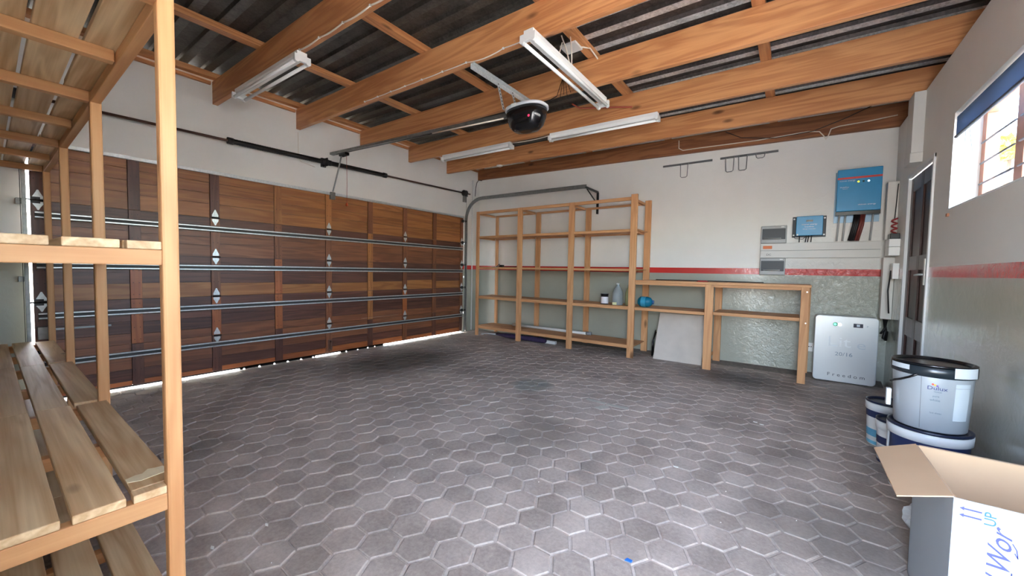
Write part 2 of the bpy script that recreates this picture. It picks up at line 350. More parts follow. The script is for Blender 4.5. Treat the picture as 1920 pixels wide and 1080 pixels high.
# ---------------------------------------------------------------- pavers
import bmesh
pa = math.radians(28.3); PV = Vector((.1561*math.cos(pa), .1561*math.sin(pa))); QV = Vector((.0644, -.1143))
A0 = Vector((3.915, -4.2629))
def hexverts(r, z, cx=0, cy=0, rot=pa): return [(cx+r*math.cos(rot+math.radians(30+60*k)), cy+r*math.sin(rot+math.radians(30+60*k)), z) for k in range(6)]
R6 = .1455/math.sqrt(3)
def hexmesh(mb, cx, cy, dz=0, tx=0, ty=0, rs=1, rot=pa):
    a = hexverts(R6*rs, -.03+dz, cx, cy, rot); b = hexverts(R6*rs, -.0035+dz, cx, cy, rot); c = hexverts((R6-.005)*rs, 0+dz, cx, cy, rot)
    vs = a+b+c; vs = [(x, y, z+(x-cx)*tx+(y-cy)*ty) for x, y, z in vs]
    fs = [(12,13,14,15,16,17)]+[(k, (k+1) % 6, 6+(k+1) % 6, 6+k) for k in range(6)]+[(6+k, 6+(k+1) % 6, 12+(k+1) % 6, 12+k) for k in range(6)]
    mb.add(vs, fs)
cells = []
for i in range(-70, 70):
    for j in range(-70, 70):
        c = A0+PV*(i-(.5 if j % 2 else 0))+QV*j
        if X0+.06 < c.x < W-.07 and YN+.08 < c.y < -.07:
            d = Vector((c.x, c.y, 0))-CAM; z = d.dot(fwd)
            vis = z > .3 and abs(d.dot(right)/z) < 1.36 and -.78 < d.dot(up)/z
            cells.append((0 if vis else 1, z if vis else 9+z, c))
cells.sort(key=lambda t: (t[0], t[1]))
hm = []
for k in range(6):
    mb = MB(); hexmesh(mb, 0, 0, 0, 0, 0, 1-.012*random.random()); o = mb.build('paver', paver); hm.append(o.data); bpy.data.objects.remove(o)
rest = MB()
for n_, (v, z, c) in enumerate(cells):
    dz = random.uniform(-.0025, .0015)
    if n_ < 300:
        o = bpy.data.objects.new('paver', hm[n_ % 6]); COL.objects.link(o); o.parent = fl
        o.location = (c.x+random.uniform(-.001, .001), c.y+random.uniform(-.001, .001), dz)
        o.rotation_euler = (random.uniform(-.008, .008), random.uniform(-.008, .008), random.uniform(-.012, .012)+random.randrange(6)*math.pi/3)
    else:
        hexmesh(rest, c.x+random.uniform(-.001, .001), c.y+random.uniform(-.001, .001), dz, random.uniform(-.01, .01), random.uniform(-.01, .01), 1, pa+random.uniform(-.012, .012))
o = rest.build('distant_paver', paver, fl, recalc=False); o['kind'] = 'stuff'; o['label'] = 'grey hexagonal concrete pavers farther across the floor'

# ---------------------------------------------------------------- rafters and purlins
BY = [(-4.98, 'bare rafter half hidden above the near slatted rack'),
      (-4.15, 'orange pine rafter with a twin-tube light at its door end, left of the others'),
      (-3.33, 'long knotty orange pine rafter holding the near end of the perforated opener bracket'),
      (-2.49, 'orange pine rafter directly above the black garage door opener'),
      (-1.67, 'orange pine rafter with two white strip lights in line under it'),
      (-.86, 'pine rafter next to the wall rafter, small round white disc under its door end')]
for y, lab in BY:
    xe = W+.16; m = MB(); y0, y1 = y, y+.046
    x0 = X0-.02 if True else 0
    m.hexa([(x0, y0, zbot(x0)), (x0, y1, zbot(x0)), (x0, y1, ztop(x0)), (x0, y0, ztop(x0))], [(xe, y0, zbot(xe)), (xe, y1, zbot(xe)), (xe, y1, ztop(xe)), (xe, y0, ztop(xe))])
    o = m.build('rafter', BEAM['x'], None, .003); tag(o, lab, 'beam', 'ceiling rafters')
m = MB(); x0 = X0+.002; xe = W+.16; y0, y1 = -.055, -.003
m.hexa([(x0, y0, 2.815), (x0, y1, 2.815), (x0, y1, ztop(x0)), (x0, y0, ztop(x0))], [(xe, y0, 2.67), (xe, y1, 2.67), (xe, y1, ztop(xe)), (xe, y0, ztop(xe))])
tag(m.build('rafter', wood('brown_rafter', (168,112,72), (112,66,40), 'x', knots=.06), None, .003), 'brown rafter bolted flat along the top of the white shelf wall', 'beam', 'ceiling rafters')
PXS = [(.045, 'purlin lying along the top of the garage door wall'), (1.08, 'first short cross purlin in from the garage door wall'), (2.22, 'second cross purlin from the garage door wall'),
       (3.38, 'cross purlin above the white junction box and the big twin-tube light'), (4.57, 'cross purlin nearest the window wall')]
for x, lab in PXS:
    m = MB(); zz = ztop(x)
    m.box(x-.038, x+.038, YN+.01, -.003, zz+.001, zz+.05); tag(m.build('purlin', BEAM['y'], None, .002), lab, 'beam', 'roof purlins')
# foam closure strips between the rafters along the door wall
m = MB(); yy = YN+.1
for i in range(len(BY)):
    a = BY[i][0]+.06; b = (BY[i+1][0] if i+1 < len(BY) else -.06)-.02
    m.box(X0+.005, X0+.035, a, b, 2.955, 2.985)
tag(m.build('wall_plate_batten', BEAM['y']), 'thin wooden battens between the rafter ends on the garage door wall', 'batten')

# ---------------------------------------------------------------- garage door
gd = thing('garage_door', 'wide sectional wooden garage door of brown planks with battens and steel struts', 'garage door', (0, -2.91, 0))
SEAM = [.028, .405, .814, 1.218, 1.617, 2.083]
LE, RE, SP = -5.345, -.478, .6
BT = [LE]+[-.596-SP*k for k in range(7, -1, -1)]     # left edges of the nine battens
BWD = .078
B(-.030, -.0185, LE, RE, .030, 2.083).build('light_stop_sheet', plain('dark_light_stop', (48,32,26), .7), gd)  # unseen sheet added to stop daylight leaking between the planks
rowc = [['dark', 'dark', 'mid', 'mid'], ['mid', 'dark', 'dark', 'dark'], ['tan', 'dark', 'dark', 'dark'], ['mid', 'mid', 'mid', 'dark'], ['tan', 'tan', 'tan', 'tan']]
rowz = [[.028, .085, .19, .30, .405], [.405, .50, .61, .71, .814], [.814, .94, 1.04, 1.13, 1.218], [1.218, 1.34, 1.42, 1.51, 1.617], [1.617, 1.765, 1.872, 1.978, 2.083]]
rowc[0] = ['orange', 'dark', 'mid', 'mid']
for s in range(5):
    for k in range(8):
        ya = BT[k]+(0 if k == 0 else .002); yb = BT[k+1]+.002 if k < 7 else RE
        if k < 7: yb = BT[k+1]-.002
        j = random.uniform(-.02, .02)
        for q in range(4):
            za, zb = rowz[s][q], rowz[s][q+1]
            if q > 0: za += j
            if q < 3: zb += j
            mat = DK[rowc[s][q]]['y']
            B(-.018, random.uniform(-.0015, .0015), ya, yb, za+.0012, zb-.0012).build('plank', mat, gd)
bc = [['dark', 'dark', 'dark', 'dark', 'dark'], ['dark', 'orange', 'orange', 'dark', 'dark'], ['dark', 'orange', 'mid', 'mid', 'dark'], ['dark', 'orange', 'orange', 'mid', 'tan'],
      ['mid', 'mid', 'mid', 'mid', 'tan'], ['dark', 'tan', 'tan', 'tan', 'mid'], ['mid', 'orange', 'mid', 'mid', 'mid'], ['dark', 'mid', 'mid', 'mid', 'mid'], ['dark', 'mid', 'mid', 'mid', 'mid']]
hole = plain('screw_head', (34,24,20), .5)
for k in range(9):
    for s in range(5):
        ya, yb = BT[k], BT[k]+BWD
        if k == 8: ya, yb = RE-.07, RE
        b = B(.001, .0145, ya, yb, SEAM[s]+.003, SEAM[s+1]-.003).build('batten', DK[bc[k][s]]['z'], gd, .0015)
        sm = MB()
        for q in range(4):
            for e in (.25, .75):
                zc = SEAM[s]+.04+(SEAM[s+1]-SEAM[s]-.08)*q/3; yc = ya+(yb-ya)*e
                sm.lathe([(.0036, .0138), (.0036, .0155)], (0, yc, zc), 6, 'x')
        o = sm.build('screw', hole, b); o['kind'] = 'stuff'
# hinges: two leaf shapes with a black knuckle
for k in (0, 2, 4, 6, 8):
    yc = BT[k]+BWD/2 if k < 8 else RE-.035
    for s in (1, 2, 3, 4):
        z = SEAM[s]; m = MB()
        for sg in (1, -1):
            top = .082 if sg > 0 else .075
            poly = [(yc-.026, z+sg*.012), (yc+.026, z+sg*.012), (yc+.027, z+sg*.03), (yc+.013, z+sg*(top-.022)), (yc+.004, z+sg*top), (yc-.004, z+sg*top), (yc-.013, z+sg*(top-.022)), (yc-.027, z+sg*.03)]
            m.prism(poly, .0150, .0185, 'yz')
            m.prism([(yc-.010, z+sg*.018), (yc+.010, z+sg*.018), (yc+.007, z+sg*.045), (yc, z+sg*.058), (yc-.007, z+sg*.045)], .0185, .023, 'yz')
        h = m.build('hinge', galv, gd)
        MB().tube([(.024, yc-.034, z), (.024, yc+.034, z)], .0085, 8).build('hinge_knuckle', black_metal, h)
strutweb = plain('shaded_steel', (70,68,66), .6, .5)  # shade inside the channel, put into a darker web colour
# steel struts (hat channels) across the door
for z in (.318, .705, 1.108, 1.503):
    m = MB(); y0, y1 = LE+.02, RE-.015
    for dz, th in ((.020, .0), (-.020, 0)):
        m.box(.0155, .043, y0, y1, z+dz-.0015, z+dz+.0015)
        m.box(.041, .0435, y0, y1, z+dz-(.0 if dz < 0 else .007), z+dz+(.007 if dz < 0 else .0))
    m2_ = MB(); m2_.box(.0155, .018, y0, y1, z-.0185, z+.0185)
    m.tube([(.040, y0, z+.0235), (.040, y1, z+.0235)], .0035, 6); m.tube([(.040, y0, z-.0235), (.040, y1, z-.0235)], .0035, 6)
    st_ = m.build('strut', galv, gd); m2_.build('strut_web', strutweb, st_)
m = MB(); m.box(-.018, .03, LE, RE, 2.0845, 2.0875); m.box(.024, .028, LE, RE, 2.056, 2.0845); m.tube([(.027, LE, 2.056), (.027, RE, 2.056)], .004, 6)
m.build('strut', galv, gd, label='bright steel strip capping the top edge of the door')
# bottom seal: closed, scalloped and missing stretches
rub = plain('rubber_seal', (30,26,24), .7); m = MB()
def seal(ya, yb, z0=-.004): m.box(-.016, -.004, ya, yb, z0, .0275)
def notches(ya, yb, cs):
    seal(ya, yb, .008); p_ = ya
    for c_ in cs+[None]:
        e_ = yb if c_ is None else c_-.011
        seal(p_, e_)
        if c_ is not None:
            m.prism([(c_-.011, .0081), (c_-.011, .0), (c_-.006, .008)], -.016, -.004, 'yz'); m.prism([(c_+.011, .0081), (c_+.011, .0), (c_+.006, .008)], -.016, -.004, 'yz'); p_ = c_+.011
notches(-3.95, -3.13, [-3.911, -3.759, -3.604, -3.457, -3.303, -3.158]); notches(-2.79, -2.13, [-2.71, -2.54, -2.385, -2.27])
seal(-5.345, -3.95, .012); seal(-3.13, -2.79, .011); seal(-2.13, -.478, .019)
m.build('bottom_seal', rub, gd)
# end rollers, handle, brackets, tension cable
for z in (2.0, 1.617, 1.218, .814, .405):
    for yy, sg in ((RE, 1), (LE, -1)):
        mm = MB(); mm.box(.015, .03, yy-.05*sg if sg > 0 else yy, yy if sg > 0 else yy+.05, z-.025, z+.025); mm.tube([(.045, yy-.03*sg, z), (.045, yy+.03*sg, z)], .006, 6)
        mm.lathe([(.018, -.008), (.018, .008)], (.045, yy+.03*sg, z), 12, 'y'); mm.build('roller', black_metal, gd)
m = MB(); hy = -2.945
m.tube([(.012, hy, .075), (.05, hy, .078), (.052, hy, .17), (.012, hy, .174)], .009, 8); m.box(.0145, .02, hy-.03, hy+.02, .05, .195); m.build('handle', plain('worn_bronze', (120,92,80), .4, .6), gd)
m = MB(); m.box(.0155, .05, LE+.012, LE+.085, .52, .62); m.build('lock_box', galv_dull, gd, .003)
m = MB(); m.box(.0155, .03, LE+.085, LE+.42, .585, .60); m.build('lock_bar', galv_dull, gd)
m = MB(); m.tube([(.02, -1.9+.02, .44), (.018, -2.5, .43)], .002, 5)
m.build('scratch_wire', plain('pale_wire', (190,160,140), .5), gd)

# tracks
def track(y, side, label):
    t = thing('door_track', label, 'track', (.05, y, 0), 'garage door tracks')
    pts = [(.05, y, .02), (.05, y, 2.02)]
    R = .36
    for k in range(1, 9):
        a = k/8*math.pi/2; pts.append((.05+R*(1-math.cos(a)), y, 2.02+R*math.sin(a)))
    pts.append((2.38, y, 2.36))
    m = MB(); vs = []; P = [Vector(p) for p in pts]
    # c-channel swept as three strips
    for i in range(len(P)-1):
        a, b = P[i], P[i+1]; d = (b-a).normalized(); nrm = Vector((d.z, 0, -d.x)); o_ = Vector((0, side, 0))
        d2a = nrm if i == 0 else Vector(((P[i+1]-P[i-1]).normalized().z, 0, -(P[i+1]-P[i-1]).normalized().x))
        d2b = nrm if i == len(P)-2 else Vector(((P[i+2]-P[i]).normalized().z, 0, -(P[i+2]-P[i]).normalized().x))
        w_ = .026
        def q(p, dn, u, v): return p+dn*u+o_*v
        for (u0, v0, u1, v1) in ((-w_, 0, w_, 0), (-w_, 0, -w_, -.02), (w_, 0, w_, -.02)):
            A = [q(a, d2a, u0, v0), q(a, d2a, u1, v1)]; Bq = [q(b, d2b, u0, v0), q(b, d2b, u1, v1)]
            th = Vector((0, side*.002, 0)) if v0 == v1 else d2a*.002
            m.add([A[0], A[1], A[1]+th, A[0]+th, Bq[0], Bq[1], Bq[1]+th, Bq[0]+th], [(3,2,1,0),(4,5,6,7),(0,1,5,4),(1,2,6,5),(2,3,7,6),(3,0,4,7)])
    m.build('rail', galv_dull if side > 0 else galv_dull, t)
    for z in (.35, 1.0, 1.6): B(X0, .05, y+side*.002 if side > 0 else y-.03, y+.03 if side > 0 else y-.002, z-.02, z+.02).build('wall_bracket', galv_dull, t)
    return t
t = track(-.435, 1, 'curved steel track of the garage door beside the wall-mounted shelf rack')
m = MB(); m.box(2.36, 2.385, -.435, -.02, 2.335, 2.36); m.tube([(2.372, -.40, 2.33), (2.372, -.03, 2.17)], .009, 6); m.box(2.36, 2.385, -.035, -.002, 2.02, 2.345); m.build('support_arm', black_metal, t)
track(-5.385, -1, 'steel track of the garage door at its far left end behind the near rack')

# torsion shaft and springs
ts = thing('torsion_spring_shaft', 'black torsion spring and shaft mounted above the garage door', 'spring', (.08, -2.9, 2.44))
def sh(y): return 2.405+(y+4.907)*.0195
MB().tube([(.06, -5.50, sh(-5.5)), (.06, -.36, sh(-.36))], .0125, 10).build('shaft', plain('rusty_shaft', (84,58,48), .5, .4), ts)
for ya, yb in ((-4.03, -3.05), (-2.98, -2.16)):
    m = MB(); n = int((yb-ya)/.012); pts = [(.06, ya+(yb-ya)*i/n, sh(ya+(yb-ya)*i/n)) for i in range(n+1)]
    m.tube(pts, [.027+(.003 if i % 2 else 0) for i in range(n+1)], 10); sp_ = m.build('spring', black_metal, ts)
    for yy in (ya, yb): MB().lathe([(.035, -.025), (.035, .025)], (.06, yy, sh(yy)), 12, 'y').build('winding_cone', black_metal, sp_)
m = MB(); z = sh(-3.015); m.box(X0+.002, .004, -3.04, -2.985, z-.05, z+.06); m.box(.004, .1, -3.02, -3.012, z-.05, z+.05); m.lathe([(.04, -.02), (.04, .02)], (.06, -3.015, z), 12, 'y'); m.build('centre_bracket', black_metal, ts)
for yy in (-.50, -5.40):
    z = sh(yy); m = MB(); m.lathe([(.03, -.035), (.052, -.03), (.052, -.02), (.04, -.015), (.04, .015), (.052, .02), (.052, .03), (.03, .035)], (.06, yy, z), 16, 'y'); m.build('cable_drum', black_metal, ts)
    m = MB(); m.box(X0+.002, .005, yy+.04, yy+.11, z-.14, z+.05); m.box(.005, .09, yy+.045, yy+.05, z-.06, z+.04); m.build('end_bracket', galv_dull, ts)
    MB().tube([(.10, yy+.005, z), (.085, yy+.005, .5), (.06, yy+.003, .06)], .002, 5).build('lift_cable', black_metal, ts)

# ---------------------------------------------------------------- opener
op = thing('garage_door_opener', 'black domed garage door opener with white rim hanging from the rafters', 'opener', (3.0, -2.9, 2.5))
ang = 0
m = MB(); rl = [(-.02, 2.585), (2.80, 2.455)]
m.hexa([(rl[0][0], -2.925, rl[0][1]-.014), (rl[0][0], -2.875, rl[0][1]-.014), (rl[0][0], -2.875, rl[0][1]+.014), (rl[0][0], -2.925, rl[0][1]+.014)],
       [(rl[1][0], -2.925, rl[1][1]-.014), (rl[1][0], -2.875, rl[1][1]-.014), (rl[1][0], -2.875, rl[1][1]+.014), (rl[1][0], -2.925, rl[1][1]+.014)])
m.build('rail', galv_dull, op)
m = MB(); m.tube([(.1, -2.9, 2.565), (2.78, -2.9, 2.442)], .006, 6); m.build('chain', black_metal, op)
MB().tube([(1.9, -2.93, 2.47), (2.78, -2.93, 2.425)], .007, 6).build('rail_cable', cable_w, op)
m = MB(); m.box(.2, .34, -2.93, -2.87, 2.515, 2.55); m.build('trolley', black_plastic, op, .005)
m = MB(); m.tube([(.24, -2.915, 2.52), (.14, -2.915, 2.30), (.035, -2.915, 2.10)], .009, 6); m.build('door_arm', galv_dull, op)
m = MB(); m.box(.013, .05, -2.95, -2.89, 2.0, 2.09); m.build('door_bracket', galv_dull, op)
MB().tube([(.30, -2.885, 2.52), (.31, -2.885, 2.2), (.305, -2.885, 1.93)], .0025, 5).build('pull_cord', plain('red_cord', (150,60,50), .7), op)
MB().lathe([(.004, .03), (.012, .02), (.016, 0), (.012, -.012), (.002, -.016)], (.305, -2.885, 1.91), 10).build('pull_knob', plain('orange_plastic', (214,90,40), .4), op)
# motor head
cx, cyy, cz = 3.0, -2.9, 2.46
m = MB(); prof_ = []
m2 = MB()
def oval(mb, rows, n=36):
    vs = []; 
    for (sx_, sy_, z_) in rows:
        for k in range(n):
            a = 2*math.pi*k/n; ca, sa = math.cos(a), math.sin(a)
            vs.append((cx+sx_*math.copysign(abs(ca)**.8, ca), cyy+sy_*math.copysign(abs(sa)**.8, sa), z_))
    fs = []
    for i in range(len(rows)-1):
        for k in range(n): fs.append((i*n+k, i*n+(k+1) % n, (i+1)*n+(k+1) % n, (i+1)*n+k))
    mb.add(vs, fs, True); mb.add(vs[:n], [tuple(range(n))]); mb.add(vs[-n:], [tuple(range(n))])
oval(m, [(.172, .122, 2.45), (.173, .123, 2.42), (.166, .118, 2.38), (.145, .104, 2.325), (.11, .08, 2.292), (.05, .035, 2.28)])
m.build('motor_cover', plain('gloss_black_plastic', (16,16,18), .12), op)
oval(m2, [(.17, .12, 2.475), (.183, .133, 2.472), (.185, .135, 2.452), (.176, .126, 2.450)]); m2.build('motor_rim', plain('pale_grey_plastic', (196,200,204), .35), op)
m = MB(); m.tube([(2.84, -2.94, 2.42), (2.853, -2.95, 2.37), (2.88, -2.96, 2.32), (2.93, -2.955, 2.29)], .005, 6); m.build('cover_seam', plain('pale_seam', (150,150,150), .4), op)
B(2.94, 2.99, -3.037, -3.033, 2.452, 2.472).build('rim_label', white_plastic, op)
MB().lathe([(.001, -.003), (.009, -.002), (.009, .0), (.001, 0)], (3.09, -3.003, 2.36), 12, 'y').build('indicator', plain('red_indicator', (220,40,70), .3, emit=(255,40,80), es=.6), op)
# perforated angle and straps
m = MB(); za = zbot(2.8)-.003
m.box(2.76, 2.80, -3.326, -2.42, za-.003, za); m.box(2.76, 2.763, -3.326, -2.42, za-.04, za); ab = m.build('perforated_angle', galv, op)
m = MB()
for k in range(30): m.box(2.7575, 2.759, -3.32+k*.0305, -3.32+k*.0305+.014, za-.026, za-.018)
hs_ = m.build('slot', plain('slot_dark', (40,42,44), .8), ab); hs_['kind'] = 'stuff'
for (xa_, ya_), (xb_, yb_) in (((2.772, -3.0), (2.83, -2.99)), ((2.772, -2.80), (2.86, -2.82))):
    m = MB(); m.hexa([(xa_-.002, ya_-.015, za-.02), (xa_+.002, ya_-.015, za-.02), (xa_+.002, ya_+.015, za-.02), (xa_-.002, ya_+.015, za-.02)],
                     [(xb_-.002, yb_-.015, 2.465), (xb_+.002, yb_-.015, 2.465), (xb_+.002, yb_+.015, 2.465), (xb_-.002, yb_+.015, 2.465)])
    s_ = m.build('strap', galv, op)
    m = MB()
    for q in range(8):
        f_ = (q+.5)/8; m.box(xa_+(xb_-xa_)*f_-.0032, xa_+(xb_-xa_)*f_+.0032, ya_+(yb_-ya_)*f_-.004, ya_+(yb_-ya_)*f_+.004, za-.02+(2.465-za+.02)*f_-.007, za-.02+(2.465-za+.02)*f_+.007)
    o = m.build('slot', plain('slot_dark2', (40,42,44), .8), s_); o['kind'] = 'stuff'
MB().tube([(2.99, -2.79, 2.47), (3.05, -2.72, 2.56), (3.13, -2.64, 2.63)], .004, 5).build('antenna_wire', cable_b, op)

# ---------------------------------------------------------------- fluorescent lights
def striplight(name_lab, a, b, tubes, wid, group='ceiling strip lights', side=None):
    a, b = Vector(a), Vector(b); d = b-a; Ln = d.length; ang = math.atan2(d.y, d.x); tl = -math.asin(d.z/Ln)
    root = thing('strip_light', name_lab, 'ceiling light', a, group)
    root.rotation_euler = (0, tl, ang)
    def loc(mb, name, mat, par=root, bevel=0):
        me_o = mb.build(name, mat, None, bevel); me_o.parent = par; return me_o
    w2 = wid/2
    body = MB(); body.prism([(-w2*.62, 0), (w2*.62, 0), (w2*.62, -.03), (w2*.3, -.055), (-w2*.3, -.055), (-w2*.62, -.03)], 0, Ln, 'yz'); loc(body, 'housing', lamp_w, bevel=.002)
    ends = MB()
    for x in (0, Ln):
        ends = MB(); ends.box(x-.012, x+.012, -w2, w2, -.078, -.03)
        for s in ((-1, 1) if tubes == 2 else (0,)): ends.lathe([(.018, -.014), (.018, .014)], (x, s*(w2-.018), -.072), 12, 'x')
        loc(ends, 'lamp_holder', white_plastic, bevel=.002)
    for s in ((-1, 1) if tubes == 2 else (0,)):
        tb = MB(); tb.tube([(.015, s*(w2-.018), -.074), (Ln-.015, s*(w2-.018), -.074)], .013, 12); loc(tb, 'tube', tube_m)
    return root
zl = lambda x: zbot(x)-.002
striplight('large twin-tube light spanning two rafters beside the opener, nearest the window wall', (3.37, -3.44, zl(3.37)), (3.37, -2.22, zl(3.37)), 2, .12)
striplight('white strip light in the middle of the ceiling, longer-looking of two in line', (2.49, -1.647, zl(2.49)), (3.70, -1.647, zl(3.70)), 1, .10)
striplight('white strip light near the garage door, left of two in line under one rafter', (.72, -1.647, zl(.72)), (1.92, -1.647, zl(1.92)), 1, .10)
striplight('twin-tube light under the leftmost visible rafter above the spring', (.60, -4.127, zl(.6)), (1.80, -4.127, zl(1.8)), 2, .12)

# cables on the ceiling
def sag(p, q, s, n=6): 
    p, q = Vector(p), Vector(q); return [p+(q-p)*(i/n)+Vector((0, 0, -s*4*(i/n)*(1-i/n))) for i in range(n+1)]
def cable(label, pts, r=.005, mat=None, name='cable', group=None, clips=None):
    c = MB().tube(pts, r, 6).build(name, mat or cable_w); tag(c, label, 'cable', group)
    if clips:
        for q in clips: MB().lathe([(.001, -.007), (.008, -.005), (.009, 0), (.008, .005), (.001, .007)], q, 8).build('clip', white_plastic, c)
    return c
xs = [1.82, 2.1, 2.4, 2.7, 3.0]; P = []
for a, b in zip(xs, xs[1:]): P += sag((a, -4.155, zbot(a)-.006), (b, -4.155, zbot(b)-.006), .012)
cable('white cable clipped under the leftmost visible rafter', P, .0055, clips=[(x, -4.155, zbot(x)-.006) for x in xs])
xs = [1.39, 1.6, 1.80, 2.0, 2.22, 2.47, 2.73, 3.09, 3.30]; P = []
for i, (a, b) in enumerate(zip(xs, xs[1:])): P += sag((a, -3.342, zbot(a)+.004), (b, -3.342, zbot(b)+.004), .02 if i in (6,) else .003)
cable('white cable looping between clips under the rafter by the opener bracket', P, .0045, clips=[(x, -3.342, zbot(x)+.004) for x in xs])
cable('thin white wire joining the two strip lights in line', sag((1.92, -1.64, zl(1.92)-.01), (2.49, -1.64, zl(2.49)-.01), .012)+[(2.5, -1.64, zl(2.49)-.03)], .005)
cable('reddish sheathed cable bowed between rafters behind the opener', [(3.05, -2.2, 2.74), (3.0, -1.95, 2.80), (3.1, -1.8, 2.83), (3.3, -1.72, 2.82), (3.45, -1.68, 2.80)], .008, cable_r)
cable('white cable running along the brown wall rafter', [(3.53, -.075, 2.90), (3.53, -.065, 2.80), (3.58, -.065, 2.765), (3.70, -.065, 2.765), (4.42, -.065, 2.745), (4.9, -.065, 2.755), (5.0, -.065, 2.735), (5.04, -.065, 2.68), (5.06, -.065, 2.64), (5.08, -.065, 2.68), (5.10, -.065, 2.745), (5.17, -.065, 2.76), (5.4, -.065, 2.765), (5.62, -.07, 2.78)], .0055)
cable('black wire drooping across the brown wall rafter', [(4.08, -.10, 2.90), (4.25, -.09, 2.80), (4.6, -.075, 2.735), (4.95, -.075, 2.75), (5.2, -.10, 2.82), (5.42, -.13, 2.90)], .004, cable_b)
for i, (x, l, lab) in enumerate([(.06, .02, 0)]):
    pass
# junction box on purlin with drooping flex
jb = thing('junction_box', 'white ceiling junction box with looping flex above the big twin-tube light', 'junction box', (3.31, -2.74, 2.93))
B(3.24, 3.38, -2.80, -2.67, 2.925, 2.944).build('box_body', white_plastic, jb, .004)
m = MB(); m.tube([(3.28, -2.83, 2.94), (3.27, -2.86, 2.84), (3.31, -2.80, 2.76), (3.37, -2.82, 2.705)], .005, 6); m.tube([(3.31, -2.9, 2.95), (3.33, -2.85, 2.86), (3.35, -2.84, 2.77), (3.37, -2.83, 2.705)], .005, 6)
m.tube([(3.36, -2.86, 2.99), (3.37, -2.84, 2.85), (3.37, -2.83, 2.705)], .005, 6); m.tube([(3.38, -2.70, 2.935), (3.42, -2.62, 2.95), (3.425, -2.5, 2.93), (3.44, -2.46, 2.90)], .006, 6); m.build('flex', cable_w, jb)
m = MB()
for k in range(5): m.tube([(3.12, -2.505, 2.86), (3.12+.02*(k-2), -2.50, 2.78), (3.12+.035*(k-2), -2.50, 2.70-.02*(k % 2))], .0025, 5)
m.build('loose_wires', cable_b, jb)
sd_ = thing('ceiling_disc', 'small round white disc under the rafter next to the wall', 'detector', (1.10, -.837, 2.75))
MB().lathe([(.045, 0), (.045, -.01), (.03, -.02), (.001, -.022)], (1.10, -.837, zbot(1.1)-.001), 20).build('disc', white_plastic, sd_)
cable('white conduit running down the wall in the corner beside the garage door', [(X0+.012, -.20, 2.78), (X0+.012, -.205, 2.0), (X0+.012, -.20, 1.2), (X0+.012, -.20, .01)], .011, white_plastic, 'conduit')
cable('thin black and white wire curling from the wall rafter in the far corner', [(.06, -.035, 2.80), (.0, -.06, 2.81), (-.01, -.10, 2.76), (-.01, -.13, 2.66), (-.015, -.14, 2.5)], .006, cable_b)
cable('faint white wire hanging above the centre of the torsion spring', [(X0+.006, -3.31, 2.74), (X0+.006, -3.31, 2.44), (X0+.006, -3.28, 2.40), (X0+.02, -3.12, 2.37)], .003)

# ---------------------------------------------------------------- tall rack at the shelf wall
tr = thing('shelf_rack', 'tall open pine shelf rack with three bays against the shelf wall', 'shelf rack', (1.75, -.28, 0))
PX = [.385, 1.2526, 2.165, 3.074]; pw = .085; pt = .035
bevw = .003
for i, x in enumerate(PX):
    ww = .085 if i else .05
    B(x, x+ww, -.545, -.51, 0, 2.13 if i < 3 else 2.16).build('post', FAR['z'], tr, bevw)
    B(x+.03, x+.03+ww, -.05, -.015, 0, 2.12 if i < 3 else 2.15).build('post', FAR['z'], tr, bevw)
for j, (z0, z1) in enumerate(((.125, .17), (.64, .685), (1.155, 1.185), (1.675, 1.71), (2.085, 2.13))):
    for i in range(3):
        xa, xb = PX[i]+(.05 if i == 0 else .085), PX[i+1]
        B(xa, xb, -.535, -.505, z0, z1-.012).build('front_rail', FAR['x'], tr, .002)
        B(xa, xb, -.065, -.052, z0, z1-.012).build('back_rail', FAR['x'], tr, .002)
        if j not in (4,):
            B(PX[i]+(.01 if i == 0 else .012), PX[i+1]+(.085 if i == 2 else .008), -.535, -.07, z1-.0115, z1).build('shelf_board', FAR['x'], tr, .0015)
        else:
            B(xa, xb, -.535, -.40, z1-.0115, z1).build('shelf_board', FAR['x'], tr, .0015)
    for i in range(4):
        x = PX[i]; B(x+.005, x+.035, -.504, -.0655, z0-.003, z1-.0125).build('side_rail', FAR['y'], tr, .002)
# low bench continuing from it
be = thing('low_shelf_bench', 'low two-tier pine bench joined to the right end of the tall rack', 'bench', (4.1, -.28, 0))
for x, yb in ((3.996, 0), (4.905, 0)):
    ww = .09 if x < 4.5 else .07
    B(x, x+ww, -.545, -.51, 0, 1.01).build('post', FAR['z'], be, bevw)
    B(x+.035, x+.035+ww*.9, -.05, -.015, 0, 1.01).build('post', FAR['z'], be, bevw)
    B(x+.01, x+.04, -.509, -.051, .62, .648).build('side_rail', FAR['y'], be, .002)
    B(x+.01, x+.04, -.509, -.051, .10, .135).build('side_rail', FAR['y'], be, .002)
    B(x+.01, x+.04, -.509, -.051, .97, 1.01).build('side_rail', FAR['y'], be, .002)
B(3.162, 4.99, -.55, -.051+.03, 1.0105, 1.038).build('bench_top', FAR['x'], be, .002)
B(3.162, 4.905, -.54, -.505, .98, 1.0095).build('front_rail', FAR['x'], be, .002)
B(3.162, 3.995, -.54, -.508, .645, .68).build('front_rail', FAR['x'], be, .002); B(4.088, 4.903, -.54, -.508, .655, .69).build('front_rail', FAR['x'], be, .002)
B(3.162, 3.995, -.507, -.06, .668, .68).build('shelf_board', FAR['x'], be, .001); B(4.088, 4.903, -.507, -.06, .678, .69).build('shelf_board', FAR['x'], be, .001)
for z in (.995, .67):
    m = MB(); m.lathe([(.007, 0), (.007, -.004)], (4.955, -.5455, z-.03), 8, 'y'); m.build('screw', galv, be)
